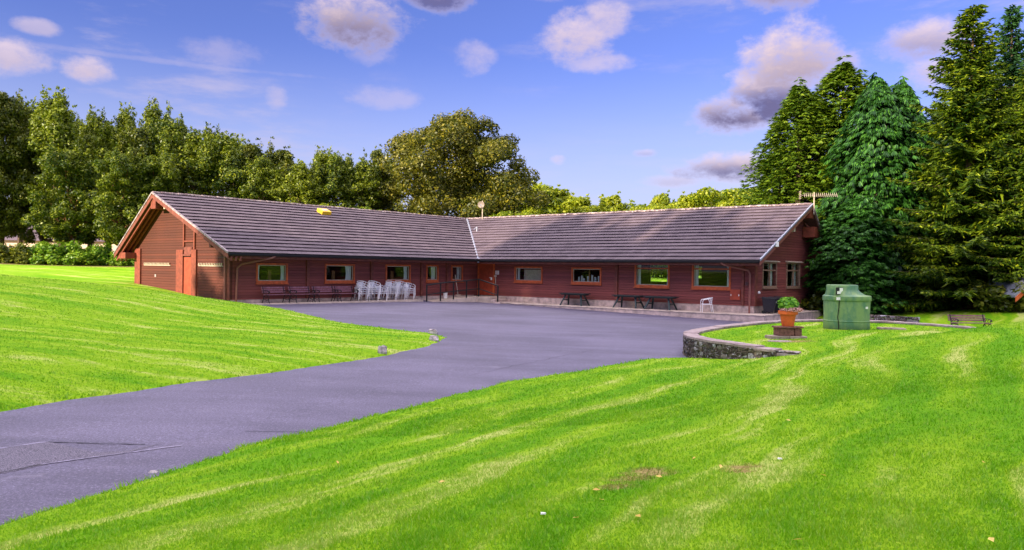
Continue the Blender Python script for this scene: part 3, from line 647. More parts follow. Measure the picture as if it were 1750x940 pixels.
# ---- left gable joinery
m=MB(); pbox(m,gL,-5.62,-4.86,PB_,-.22,0,.05); gd=obj('door',m,M['door'],bd); gd['label']='bright orange gable door'
m=MB(); pbox(m,gL,-6.42,-5.70,PB_,.20,0,.09); pbox(m,gL,-4.80,-4.30,PB_,.20,0,.09); obj('frame',m,M['trim_g'],gd)
m=MB(); pbox(m,gL,-5.69,-4.81,-.14,-.05,0,.12); pbox(m,gL,-5.66,-4.83,-.04,.34,.0,.04); obj('lintel',m,M['trim_d'],gd)
m=MB(); pbox(m,gL,-5.72,-5.60,.36,1.95,0,.08); pbox(m,gL,-4.60,-4.48,.22,1.25,0,.08); pbox(m,gL,-5.59,-4.61,.62,.70,0,.07); obj('gable_post',m,M['trim_g'],bd)
for a,b in ((-10.25,-7.15),(-4.12,-1.68)):
    m=MB(); pbox(m,gL,a,b,-.69,-.65,0,.05); rl=obj('hook_rail',m,M['cream'],bd); n=int((b-a)/.16); pm=MB()
    for i in range(n):
        u=a+.08+i*.16; pm.quadbox([gL(u-.02,-.64,.03),gL(u+.03,-.64,.03),gL(u+.03,-.64,.09),gL(u-.02,-.64,.09),gL(u+.03,-.52,.05),gL(u+.07,-.52,.05),gL(u+.07,-.52,.09),gL(u+.03,-.52,.09)])
    obj('peg',pm,M['cream'],rl)
m=MB(); pbox(m,gL,-8.9,-8.85,-1.35,-1.2,0,.05); obj('door_stay',m,M['white'],bd)
# ---- roof
def slope_tiles(P0,ua,ub,N,wd,rn):
    """P0(u,f): point on slope; ua(f), ub(f): ends; N courses"""
    V=[];F=[]; e1=(P0(1,0)-P0(0,0)); e2=(P0(0,1)-P0(0,0)); nrm=e1.cross(e2).normalized()
    if nrm.z<0: nrm=-nrm
    for k in range(N):
        f0,f1=k/N,(k+1)/N; a0,b0_,a1,b1_=ua(f0),ub(f0),ua(f1),ub(f1)
        lo=min(a0,a1); hi=max(b0_,b1_); u=lo-rn.random()*wd
        while u<hi:
            l0,r0=max(u,a0),min(u+wd-.006,b0_); l1,r1=max(u,a1),min(u+wd-.006,b1_)
            if r0>l0 or r1>l1:
                r0=max(r0,l0); r1=max(r1,l1); j=rn.uniform(-.004,.004); n=len(V)
                pts=[P0(l0,f0-.014),P0(r0,f0-.014),P0(r1,f1),P0(l1,f1)]; up=[.10+j,.10+j,.024+j*.2,.024+j*.2]
                V+=[tuple(p+nrm*h) for p,h in zip(pts,up)]+[tuple(p+nrm*(h-.022)) for p,h in zip(pts,up)]
                F+=[(n,n+1,n+2,n+3),(n+4,n+5,n+1,n),(n+5,n+6,n+2,n+1),(n+7,n+4,n,n+3),(n+7,n+6,n+5,n+4)]
            u+=wd
    return V,F
def rslope(name,P0,ua,ub,N,seed):
    V,F=slope_tiles(P0,ua,ub,N,.42,random.Random(seed)); mb=MB(); mb.v=V; mb.f=F; o=obj(name,mb,M['roof'],bd)
    d=MB(); q=[P0(ua(0),0),P0(ub(0),0),P0(ub(1),1),P0(ua(1),1)]; d.quadbox([p-Vector((0,0,.16)) for p in q]+[p-Vector((0,0,.012)) for p in q]); return o,d
decks=[]
o,d=rslope('roof',lambda u,f:B(-RW*f,u,RH*f),lambda f:-RW2*f,lambda f:LL,17,1); decks.append(d)
o,d=rslope('roof',lambda u,f:B(u,-RW2*f,RH*f),lambda f:-RW*f,lambda f:LR,16,2); decks.append(d)
o,d=rslope('roof',lambda u,f:B(-RW-RR+RR*f,u,RH*f),lambda f:-RW2-RR2+RR2*f,lambda f:LL,14,3); decks.append(d)
o,d=rslope('roof',lambda u,f:B(u,-RW2-RR2+RR2*f,RH*f),lambda f:-RW-RR+RR*f,lambda f:LR,14,4); decks.append(d)
mb=MB()
for d in decks:
    n=len(mb.v); mb.v+=d.v; mb.f+=[tuple(i+n for i in q) for q in d.f]
obj('roof_deck',mb,M['fascia'],bd)
def ridge(a,b,r=.13,step=.46):
    mb=MB(); L_=(b-a).length; n=int(L_/step); t=(b-a)/L_; sd2=t.cross(Vector((0,0,1))).normalized(); rn=random.Random(int(L_*10))
    for i in range(n):
        p=a+t*(i*L_/n); q=a+t*((i+1)*L_/n-.02); j=rn.uniform(-.01,.015); base=len(mb.v)
        for P_,rr in ((p,r*1.0),(q,r*.86)):
            for k_ in range(7):
                an=math.pi*k_/6; mb.v.append(tuple(P_+sd2*rr*1.15*math.cos(an)+Vector((0,0,rr*math.sin(an)*.9-.03+j))))
        for k_ in range(6): mb.f.append((base+k_,base+k_+1,base+8+k_,base+7+k_))
        mb.f.append(tuple(base+k_ for k_ in range(7))); mb.f.append(tuple(base+13-k_ for k_ in range(7)))
    return mb
obj('ridge_tiles',ridge(B(-RW,LL,RH+.05),B(-RW,-RW2,RH+.05)),M['ridge'],bd); obj('ridge_tiles',ridge(B(-RW,-RW2,RH+.05),B(LR,-RW2,RH+.05)),M['ridge'],bd)
mb=MB(); mb.tube([B(-.02,.0,.02),B(-RW*.5,-RW2*.5,RH*.5+.035),B(-RW+.15,-RW2+.15,RH+.0)],.085,8); obj('valley_flashing',mb,M['lead'],bd)
mb=MB(); mb.quadbox([B(.02,.10,-.20),B(.10,.02,-.20),B(.10,.02,-.1),B(.02,.10,-.1),B(.0,.16,.07),B(.16,.0,.07),B(.1,-.1,.12),B(-.1,.1,.12)]); obj('valley_outlet',mb,M['lead'],bd)
# gutters, fascia
mb=MB(); mb.quadbox([B(-.10,-.1,-.27),B(-.07,-.07,-.27),B(-.07,LL,-.27),B(-.10,LL,-.27),B(-.10,-.1,-.02),B(-.07,-.07,-.02),B(-.07,LL,-.02),B(-.10,LL,-.02)]); obj('fascia',mb,M['trim_d'],bd)
mb=MB(); mb.quadbox([B(-.1,-.10,-.27),B(LR,-.10,-.27),B(LR,-.07,-.27),B(-.07,-.07,-.27),B(-.1,-.10,-.02),B(LR,-.10,-.02),B(LR,-.07,-.02),B(-.07,-.07,-.02)]); obj('fascia',mb,M['trim_d'],bd)
mb=MB(); mb.tube([B(.03,.1,-.06),B(.03,LL+.02,-.05)],.085,10); obj('gutter',mb,M['black'],bd,smooth=True)
mb=MB(); mb.tube([B(.1,.03,-.06),B(LR+.02,.03,-.05)],.085,10); obj('gutter',mb,M['black'],bd,smooth=True)
mb=MB(); mb.tube([B(.03,15.0,-.13),B(.0,15.2,-.22),B(-.8,16.35,-.55),B(-.94,16.5,-.75),B(-.96,16.55,-2.75)],.055,8); obj('downpipe',mb,M['downpipe'],bd,smooth=True)
mb=MB(); mb.tube([gL(-1.35,.2,.12),gL(-1.35,-2.6,.12)],.05,8); obj('downpipe',mb,M['downpipe'],bd,smooth=True)
mb=MB(); mb.tube([B(17.0,.03,-.13),B(17.15,-.05,-.24),B(18.05,-.92,-.52),B(18.12,-.96,-.72),B(18.12,-.96,-3.0)],.055,8); obj('downpipe',mb,M['downpipe'],bd,smooth=True)
# soffit
mb=MB(); mb.quadbox([B(-OH,-OH,-.24),B(-.11,-.11,-.24),B(-.11,LL-.06,-.24),B(-OH,LL-.06,-.24),B(-OH,-OH,-.22),B(-.11,-.11,-.22),B(-.11,LL-.06,-.22),B(-OH,LL-.06,-.22)])
mb.quadbox([B(-OH,-OH,-.24),B(LR-.06,-OH,-.24),B(LR-.06,-.11,-.24),B(-.11,-.11,-.24),B(-OH,-OH,-.22),B(LR-.06,-OH,-.22),B(LR-.06,-.11,-.22),B(-.11,-.11,-.22)]); obj('soffit',mb,M['fascia'],bd)
# barge boards: along the rake at the gable ends
def rake(P0,d0,d1,zt,zb,m,name='barge_board'):
    mb=MB(); e=P0[1]-P0[0]
    a,b=P0; dv=d1-d0
    mb.quadbox([a+d0+Vector((0,0,zb)),b+d0+Vector((0,0,zb)),b+d1+Vector((0,0,zb)),a+d1+Vector((0,0,zb)),a+d0+Vector((0,0,zt)),b+d0+Vector((0,0,zt)),b+d1+Vector((0,0,zt)),a+d1+Vector((0,0,zt))])
    return obj(name,mb,m,bd)
gLr=[(B(.05,LL,0-.02),B(-RW,LL,RH)),(B(-RW-RR-.05,LL,-.03),B(-RW,LL,RH))]
gRr=[(B(LR,.05,-.02),B(LR,-RW2,RH)),(B(LR,-RW2-RR2-.05,-.03),B(LR,-RW2,RH))]
for (P0,mt) in ((gLr[0],'trim_d'),(gLr[1],'trim_d')):
    rake(P0,DL*.0,DL*.04,-.01,-.26,M[mt])
    rake(P0,DL*-.02,DL*.075,.085,-.008,M['verge'],'verge')
for (P0,mt) in ((gRr[0],'downpipe'),(gRr[1],'fascia')):
    rake(P0,DR*.0,DR*.04,-.01,-.24,M[mt]); rake(P0,DR*-.02,DR*.075,.085,-.008,M['lead'] if mt=='downpipe' else M['verge'],'verge')
# exposed rafters below the rear slopes, purlins
for k_,o_ in enumerate((-.20,-.44,-.68)):
    rake(gLr[1],DL*o_,DL*(o_+.09),-.17,-.42,M['trim_g'],'rafter'); rake(gLr[0],DL*o_,DL*(o_+.09),-.17,-.38,M['trim_d'],'rafter')
def beam(a,b,w,hh,m,name='purlin'):
    mb=MB(); a,b=Vector(a),Vector(b); t=(b-a).normalized(); sd2=t.cross(Vector((0,0,1))).normalized()*(w/2); u=Vector((0,0,hh/2))
    mb.quadbox([a-sd2-u,b-sd2-u,b+sd2-u,a+sd2-u,a-sd2+u,b-sd2+u,b+sd2+u,a+sd2+u]); return obj(name,mb,m,bd,bevel=.01)
beam(B(-RW,LL-OG,RH-.55),B(-RW,LL-.02,RH-.55),.62,.62,M['trim_g']); beam(B(-RW+1.1,LL-OG,RH-.80),B(-RW+1.1,LL-.1,RH-.80),.18,.22,M['cream'])
beam(B(-1.9,LL-OG,.42),B(-1.9,LL-.1,.42),.2,.3,M['trim_d']); beam(B(-RW-RR+.7,LL-OG-.1,-.12),B(-RW-RR+.7,LL-.06,-.12),1.15,.36,M['trim_g'])
beam(B(LR-OG,-RW2,RH-.50),B(LR-.02,-RW2,RH-.50),.7,.55,M['trim_g']); beam(B(LR-OG,-RW2-1.05,RH-1.55),B(LR-.03,-RW2-1.05,RH-1.55),1.25,.62,M['trim_g'])
beam(B(LR-OG,-RW2-2.2,.55),B(LR-.03,-RW2-2.2,.55),1.0,.5,M['trim_d']); beam(B(LR-OG,-RW2+2.4,RH-1.5),B(LR-.03,-RW2+2.4,RH-1.5),.14,.34,M['cream']); beam(B(LR-OG,-RW2+1.05,RH-.75),B(LR-.03,-RW2+1.05,RH-.75),.16,.16,M['cream'])
for q in (.3,.62): beam(B(LR-OG+.1,-RW2-.3-q,RH-.5-q*1.7),B(LR-.2,-RW2-.6-q,RH-1.0-q*1.7),.06,.1,M['trim_d'],'strut')
# small things on the roof
nL=(B(0,1,0)-B(0,0,0)).cross(B(-RW,0,RH)-B(0,0,0)).normalized(); nL=nL if nL.z>0 else -nL
nR=(B(1,0,0)-B(0,0,0)).cross(B(0,-RW2,RH)-B(0,0,0)).normalized(); nR=nR if nR.z>0 else -nR
up=(B(-RW,0,RH)-B(0,0,0)).normalized()
def onroof(c,al,upv,n,a,b,d0,d1,m,name,parent,bevel=.0):
    mb=MB(); P8=[]
    for h in (d0,d1):
        for i,j in ((-1,-1),(1,-1),(1,1),(-1,1)): P8.append(c+al*(i*a)+upv*(j*b)+n*h)
    mb.quadbox(P8); return obj(name,mb,m,parent,bevel=bevel)
c=B(-6.53,7.34,2.805); fl=empty('floodlight',c); tag(fl,'yellow box shaped work light on the tiles of the left roof slope','lamp')
onroof(c,DL,up,nL,.36,.30,.05,.30,M['yellow'],'housing',fl,.03); onroof(c+nL*.3+up*-.02,DL,up,nL,.18,.14,.002,.012,M['lead'],'glass_plate',fl)
c=B(-6.9,2.6,RH); 
dish=empty('satellite_dish',Vector((-2.48,58.6,6.0))); tag(dish,'small round satellite dish on a thin pole behind the roof ridge','dish')
mb=MB(); mb.tube([(-2.40,58.6,4.2),(-2.40,58.6,8.05)],.035,8); obj('pole',mb,M['cream'],dish)
mb=MB(); mb.lathe([(.02,0),(.13,.02),(.22,.05),(.26,.09),(.25,.095),(.02,.03)],20,(0,0,0),T=lambda x,y,z:(-2.50+x,58.45-z,7.72+y)); obj('reflector',mb,M['slab'],dish,smooth=True)
mb=MB(); mb.tube([(-2.5,58.42,7.5),(-2.5,57.95,7.62)],.015,6); mb.box(-2.55,-2.45,57.9,58.0,7.58,7.7); obj('feed_arm',mb,M['lead'],dish)
p=B(-4.33,-4.44,2.13); m=MB(); m.tube([p,p+Vector((0,0,.42))],.05,8); m.tube([p+Vector((-.02,0,.40)),p+Vector((-.22,-.1,.20))],.035,6); obj('vent_pipe',m,M['lead'],bd)
p=B(LR+.06,-1.9,.78); m=MB(); m.box(-.09,.09,-.08,.06,-.02,.24,T=lambda x,y,z:p+Vector((x,y,z))); tag(obj('alarm_box',m,M['white'],origin=p),'small white alarm box on the edge of the right roof verge','alarm box')
p=B(LR+.10,-RW2,RH-.55); an=empty('tv_aerial',p); tag(an,'long horizontal television aerial on a mast at the right gable peak','aerial')
mb=MB(); mb.tube([p,p+Vector((0,0,1.28))],.03,8); obj('mast',mb,M['cream'],an)
hd=Vector((1,.12,.03)).normalized(); c=p+Vector((0,0,1.12)); mb=MB(); mb.tube([c-hd*.92+Vector((0,0,-.02)),c+hd*1.42],.016,6); obj('boom',mb,M['slab'],an); mb=MB()
for i in range(17):
    q=c+hd*(-.6+i*.125); mb.tube([q-Vector((.02,.12,.13)),q+Vector((.02,.12,.13))],.009,5)
obj('element',mb,M['cream'],an); mb=MB()
for i in range(5): q=c-hd*.86+Vector((0,0,-.2+.1*i)); mb.tube([q-Vector((.03,.25,0)),q+Vector((.03,.25,0))],.012,5)
mb.tube([c-hd*.86-Vector((0,0,.24)),c-hd*.86+Vector((0,0,.24))],.012,5); obj('reflector',mb,M['cream'],an)
# ------------------------------------------------------------------ terraces, ramp
TZR,TZL=.50,.70
def stbox(mb,s0,s1,t0,t1,z0,z1):   # world z
    z0-=EC.z; z1-=EC.z
    return mb.quadbox([B(s0,t0,z0),B(s1,t0,z0),B(s1,t1,z0),B(s0,t1,z0),B(s0,t0,z1),B(s1,t0,z1),B(s1,t1,z1),B(s0,t1,z1)])
mb=MB(); stbox(mb,2.35,19.4,-OH+.0,.22,0,TZR-.06); stbox(mb,LR-OG,19.4,-9.4,-OH-.002,0,TZR-.06); tag(obj('terrace',mb,M['stone'],origin=B(10,0,-2.9)),kind='structure')
mb=MB(); 
s=2.33
while s<19.3:
    e=min(s+.9,19.43); stbox(mb,s,e-.008,-OH+.001,.25,TZR-.058,TZR); s=e
t=-OH
while t>-9.4: e=max(t-.9,-9.4); stbox(mb,LR-OG+.001,19.43,e+.008,t-.001,TZR-.058,TZR); t=e
tag(obj('terrace_paving',mb,M['conc'],origin=B(10,0,-2.9),bevel=.01),kind='structure')
mb=MB(); stbox(mb,-OH+.0,.12,4.9,16.7,0.2,TZL); tag(obj('terrace_kerb',mb,M['conc'],origin=B(0,10,-2.9)),kind='structure')
# ramp up to the door, landing and two steps
rp=empty('access_ramp',B(-.4,2,-2.9)); tag(rp,'pale concrete ramp and landing rising to the corner door','ramp')
za=EC.z
mb=MB(); mb.quadbox([B(-OH,.5,-3),B(.4,.5,-3),B(.4,4.95,-3),B(-OH,4.95,-3),B(-OH,.5,-2.46),B(.4,.5,-2.46),B(.4,4.95,-2.76),B(-OH,4.95,-2.76)]); obj('slope',mb,M['conc'],rp)
mb=MB(); mb.quadbox([B(-OH,-OH,-3),B(1.5,-OH,-3),B(1.5,.499,-3),B(-OH,.499,-3),B(-OH,-OH,-2.46),B(1.5,-OH,-2.46),B(1.5,.499,-2.46),B(-OH,.499,-2.46)]); obj('landing',mb,M['conc'],rp,bevel=.01)
for i in range(2):
    mb=MB(); stbox(mb,1.501+.42*i,1.5+.42*(i+1),-OH,.5,0,EC.z-2.46-.15*(i+1)); obj('step',mb,M['stone'],rp,bevel=.01)
rl=empty('handrail',B(.35,2.5,-2.8)); tag(rl,'black tubular steel handrail beside the ramp to the corner door','railing')
PR=[((.35,4.85),-2.80,1.13),((.35,3.70),-2.68,1.13),((.35,2.58),-2.60,1.13),((.35,1.42),-2.53,1.13),((.35,.30),-2.46,1.15),((2.0,.30),-2.85,1.15)]
for (st_,zb,hh) in PR: mb=MB(); mb.tube([B(*st_,zb-.05),B(*st_,zb+hh)],.048,8); obj('post',mb,M['blackpaint'],rl)
mb=MB(); mb.tube([B(*p_[0],p_[1]+p_[2]) for p_ in PR],.046,8); obj('top_rail',mb,M['blackpaint'],rl)
mb=MB(); mb.tube([B(*p_[0],p_[1]+p_[2]*.46) for p_ in PR],.036,8); obj('lower_rail',mb,M['blackpaint'],rl)
br=empty('broom',B(-.95,.95,-2.46)); tag(br,'broom with pale handle leaning upright beside the corner door','broom')
mb=MB(); mb.tube([B(-.85,.95,-2.40),B(-.98,1.12,-1.02)],.022,8); obj('handle',mb,M['cream'],br); mb=MB(); mb.box(-.2,.2,-.04,.04,-.06,.03,T=lambda x,y,z:B(-.85,.95+x,-2.38+z)+DR*y); obj('head',mb,M['cream'],br)
p=B(-.6,2.35,-2.58); mb=MB(); mb.lathe([(.12,0),(.13,.1),(.14,.38),(.12,.40),(.05,.42)],16,tuple(p)); tag(obj('bucket',mb,M['white'],origin=p,smooth=True),'white plastic bucket standing on the ramp by the wall','bucket')
# ------------------------------------------------------------------ furniture
def rotz(v,a): c,s=math.cos(a),math.sin(a); return Vector((v[0]*c-v[1]*s,v[0]*s+v[1]*c,v[2]))
# chair faces +Y in its own frame
def make_chair():
    r=empty('metal_chair',(0,0,0)); w=.28
    for sx in (-1,1):
        mb=MB(); x=sx*w; pts=[(x,.26,0),(x,.25,.40),(x,.235,.60),(x,.19,.66),(x,.08,.685),(x,-.10,.72)]; mb.tube(pts,.017,8); obj('arm_frame',mb,M['alu'],r,world=False,smooth=True)
        mb=MB(); mb.tube([(x*.86,-.33,0),(x*.86,-.25,.42),(x*.92,-.20,.60),(x*.98,-.12,.715)],.017,8); obj('leg',mb,M['alu'],r,world=False,smooth=True)
    mb=MB(); mb.tube([(-w,-.10,.72),(-w*.95,-.22,.75),(-w*.6,-.30,.775),(0,-.325,.785),(w*.6,-.30,.775),(w*.95,-.22,.75),(w,-.10,.72)],.017,8); obj('back_rail',mb,M['alu'],r,world=False,smooth=True)
    mb=MB()
    for i in range(6): y=-.19+i*.082; mb.box(-.245,.245,y-.030,y+.030,.425+.006*abs(i-2.5),.437+.006*abs(i-2.5))
    obj('seat',mb,M['slatp'],r,world=False)
    mb=MB()
    for i in range(3): z=.50+i*.085; mb.box(-.225,.225,-.262-.012*i,-.248-.012*i,z,z+.06)
    obj('backrest',mb,M['slatp'],r,world=False)
    mb=MB(); mb.tube([(-w,.25,.41),(w,.25,.41)],.013,6); mb.tube([(-w*.86,-.26,.41),(w*.86,-.26,.41)],.013,6); mb.tube([(-w,.25,.41),(-w*.86,-.26,.41)],.012,6); mb.tube([(w,.25,.41),(w*.86,-.26,.41)],.012,6); obj('seat_frame',mb,M['alu'],r,world=False)
    return r
# bench: seat along X, front +Y
def make_bench(name='park_bench',L_=1.42):
    r=empty(name,(0,0,0))
    mb=MB()
    for i in range(4): y=-.12+i*.105; mb.box(-L_/2,L_/2,y,y+.08,.415+.012*abs(i-1.4),.44+.012*abs(i-1.4))
    obj('seat',mb,M['bench'],r,world=False,bevel=.005)
    mb=MB()
    for i in range(3): z=.53+i*.115; y=-.20-.035*i; mb.box(-L_/2,L_/2,y-.03,y-.005,z,z+.085)
    obj('backrest',mb,M['bench'],r,world=False,bevel=.005)
    for sx in (-1,1):
        x=sx*(L_/2-.09); mb=MB()
        mb.tube([(x,.36,0),(x,.30,.06),(x,.27,.22),(x,.31,.36),(x,.24,.40),(x,-.12,.40),(x,-.17,.5),(x,-.24,.72),(x,-.29,.88)],.022,7)
        mb.tube([(x,-.34,0),(x,-.27,.07),(x,-.20,.24),(x,-.14,.40)],.022,7)
        mb.tube([(x,-.22,.62),(x,-.05,.665),(x,.20,.655),(x,.33,.61),(x,.35,.55),(x,.30,.53),(x,.27,.57)],.02,7)
        mb.tube([(x,.27,.42),(x,.22,.50),(x,.28,.58),(x,.22,.64)],.014,6); mb.tube([(x,.18,.64),(x,.06,.56),(x,.12,.46),(x,-.02,.44),(x,-.08,.54),(x,.0,.62)],.013,6)
        mb.tube([(x,.27,.20),(x,.10,.14),(x,-.05,.18),(x,-.20,.24)],.014,6); mb.tube([(x,.2,.39),(x,.08,.28),(x,-.05,.28),(x,-.12,.38)],.013,6)
        obj('end_frame',mb,M['iron'],r,world=False,smooth=True)
    return r
def make_table():
    r=empty('trestle_table',(0,0,0)); w=1.0
    mb=MB(); k=24; top=[]
    for i in range(k):
        a=2*math.pi*i/k; e=.28; top.append((math.copysign(abs(math.cos(a))**e,math.cos(a))*w,math.copysign(abs(math.sin(a))**e,math.sin(a))*.42,.70))
    mb.prism(top,(0,0,.045)); obj('tabletop',mb,M['gplast'],r,world=False,bevel=.008)
    mb=MB(); mb.box(-w*.82,w*.82,-.32,.32,.64,.699); obj('apron',mb,M['gplast'],r,world=False)
    for sx in (-1,1):
        for sy in (-1,1):
            mb=MB(); mb.quadbox([(sx*.80-.045,sy*.42-.03,0),(sx*.80+.045,sy*.42-.03,0),(sx*.80+.045,sy*.42+.03,0),(sx*.80-.045,sy*.42+.03,0),(sx*.58-.06,sy*.16-.03,.64),(sx*.58+.06,sy*.16-.03,.64),(sx*.58+.06,sy*.16+.03,.64),(sx*.58-.06,sy*.16+.03,.64)])
            obj('leg',mb,M['gplast'],r,world=False,bevel=.006)
    for sx in (-1,1): mb=MB(); mb.box(sx*.69-.02,sx*.69+.02,-.28,.28,.30,.36); obj('crossbar',mb,M['gplast'],r,world=False)
    return r
ch=make_chair(); bn=make_bench(); tb=make_table(); kids(None)
YAWL=AR-math.pi/2     # local +Y onto +DR
YAWR=AL-math.pi/2     # local +Y onto +DL
BL=['leftmost slatted bench with iron ends along the left wing wall','second slatted bench from the left, under the gap after the first window','third slatted bench from the left, below the second window','slatted bench closest to the stacked metal chairs']
first=True
for i,(t,ln) in enumerate(((14.55,1),(12.98,1),(11.50,1),(10.12,1))):
    o=bn if i==0 else copy_tree(bn); o.location=B(-.55,t,TZL-EC.z); o.rotation_euler=(0,0,YAWL+(.0,.05,-.04,.03)[i]); tag(o,BL[i],'bench','slatted benches against the left wing wall')
# stacks: (t, number of chairs)
ST=[(9.15,4,'first stack from the left, beside the last bench'),(8.35,4,'second stack from the left'),(7.72,2,'low pair of chairs in the middle'),(7.05,4,'stack just left of the third window centre'),(6.35,4,'stack under the third window'),(5.62,3,'rightmost stack, nearest the ramp')]
POS={4:['bottom chair','second chair up','third chair up','top chair'],2:['lower chair','upper chair'],3:['bottom chair','middle chair','top chair']}
k_=0
for t,n,desc in ST:
    for j in range(n):
        o=ch if k_==0 else copy_tree(ch); k_+=1
        o.location=B(-.50+.055*j,t-.012*j,TZL-EC.z+.125*j); o.rotation_euler=(0,0,YAWL-.15+.06*math.sin(k_*3.3)); tag(o,'aluminium armchair, %s of the %s'%(POS[n][j],desc),'chair','stacked aluminium chairs by the left wing')
o=copy_tree(ch); o.location=B(16.05,-.30,TZR-EC.z); o.rotation_euler=(0,0,YAWR-.9); tag(o,'single aluminium armchair standing alone below the last yard window','chair')
TL=['dark green plastic table standing alone under the second yard window','left one of the two dark green tables pushed end to end','right one of the two dark green tables pushed end to end']
for i,(s,zz_) in enumerate(((7.45,0),(11.2,0),(13.25,0))):
    o=tb if i==0 else copy_tree(tb); o.location=B(s,-.45,TZR-EC.z); o.rotation_euler=(0,0,YAWR+(.02,-.03,.02)[i]); tag(o,TL[i],'table','dark green tables on the right terrace')
# wheelie bins
def make_bin():
    r=empty('wheelie_bin',(0,0,0)); mb=MB(); mb.quadbox([(-.22,-.24,.08),(.22,-.24,.08),(.22,.24,.08),(-.22,.24,.08),(-.30,-.33,.92),(.30,-.33,.92),(.30,.36,.92),(-.30,.36,.92)]); obj('body',mb,M['rubber'],r,world=False,bevel=.03)
    mb=MB(); mb.quadbox([(-.33,-.37,.93),(.33,-.37,.93),(.33,.38,.93),(-.33,.38,.93),(-.26,-.34,1.03),(.26,-.34,1.03),(.28,.33,.98),(-.28,.33,.98)]); obj('lid',mb,M['rubber'],r,world=False,bevel=.02)
    for sx in (-1,1): mb=MB(); mb.tube([(sx*.25,-.24,.10),(sx*.31,-.24,.10)],.10,14); obj('wheel',mb,M['black'],r,world=False)
    mb=MB(); mb.tube([(-.28,-.38,.95),(-.28,-.43,.97),(.28,-.43,.97),(.28,-.38,.95)],.018,6); obj('handle',mb,M['black'],r,world=False)
    mb=MB(); mb.prism([(-.05,.342,.66),(.05,.342,.66),(0,.352,.76)],(0,.01,0)); obj('sticker',mb,M['white'],r,world=False)
    return r
bi=make_bin(); kids(None)
for i,(s,t,lab) in enumerate(((18.92,-1.55,'black wheelie bin nearest the corner downpipe'),(18.88,-2.45,'black wheelie bin in the middle of three by the gable wall'),(18.85,-3.35,'black wheelie bin farthest back behind the flower pot'))):
    o=bi if i==0 else copy_tree(bi); o.location=B(s,t,TZR-EC.z); o.rotation_euler=(0,0,YAWL+(.2,.1,-.1)[i]); o.scale=(1,1,.86); tag(o,lab,'bin','black wheelie bins by the gable')
# ------------------------------------------------------------------ oil tank
tx,ty=11.86,26.3; tz=gz(tx,ty); ok_=empty('oil_tank',(tx,ty,tz)); tag(ok_,'green plastic oil tank with raised hatch standing on the lawn','tank')
ok_.scale=(.90,.90,1); R_=.86
mb=MB(); mb.lathe([(R_-.03,0),(R_-.01,.03),(R_-.02,.27),(R_+.0,.285),(R_+.0,.30),(R_-.03,.315),(R_-.03,.34),(R_-.01,1.0),(R_-.01,1.005)],48); obj('body',mb,M['tank'],ok_,world=False,smooth=True)
mb=MB(); mb.lathe([(R_-.02,1.0),(R_+.02,1.005),(R_+.03,1.02),(R_+.02,1.16),(R_-.01,1.185),(R_-.05,1.19)],48); obj('rim',mb,M['tank'],ok_,world=False,smooth=True)
mb=MB(); K=48; n0=0
for lv in range(7):
    f=lv/6; zz_=1.188+.20*f**1.6
    for j in range(K):
        a=2*math.pi*j/K; cx,cy=math.cos(a),math.sin(a); x0,y0=cx*(R_-.04),cy*(R_-.04)
        e=.72; x1=-.24+math.copysign(abs(cx)**e,cx)*.55; y1=-.12+math.copysign(abs(cy)**e,cy)*.50
        f2=f**.8; mb.v.append((x0*(1-f2)+x1*f2,y0*(1-f2)+y1*f2,zz_))
for zz_,sc_ in ((1.50,1.0),(1.545,.985),(1.56,.95)):
    for j in range(K):
        a=2*math.pi*j/K; cx,cy=math.cos(a),math.sin(a); e=.72; mb.v.append((-.24+math.copysign(abs(cx)**e,cx)*.55*sc_,-.12+math.copysign(abs(cy)**e,cy)*.50*sc_,zz_))
for lv in range(9):
    for j in range(K): a=lv*K+j; b=lv*K+(j+1)%K; mb.f.append((a,b,b+K,a+K))
mb.f.append(tuple(range(9*K,10*K))); obj('hatch',mb,M['tank'],ok_,world=False,smooth=True)
mb=MB(); mb.box(-.66,-.42,-.615,-.50,1.22,1.47); obj('gauge_backing',mb,M['black'],ok_,world=False); mb=MB(); mb.box(-.56,-.43,-.622,-.616,1.245,1.455); mb.box(-.65,-.562,-.622,-.616,1.245,1.34); obj('data_plate',mb,M['white'],ok_,world=False)
mb=MB(); mb.box(-.68,-.56,-.70,-.62,1.03,1.13,T=lambda x,y,z:(x,y-.0,z)); obj('gauge',mb,M['white'],ok_,world=False)
mb=MB(); mb.tube([(-.60,-.69,1.05),(-.585,-.67,.98),(-.59,-.635,.7),(-.62,-.62,.45),(-.60,-.64,.32),(-.58,-.655,.0)],.016,6); obj('sight_tube',mb,M['black'],ok_,world=False)
mb=MB(); mb.box(-.045,.045,-.006,.004,-.04,.04,T=lambda x,y,z:(.44+x,-.745+y,.78+z)); obj('label_plate',mb,M['white'],ok_,world=False)
mb=MB(); mb.box(-.45,.45,-.16,.16,-.03,.07); o=obj('stone_slab',mb,M['slab'],world=False,bevel=.03); o.location=(13.3,26.0,gz(13.3,26.0)+.0); o.rotation_euler=(0,.02,-.2); tag(o,'long dark stone slab lying on the grass right of the green tank','slab')
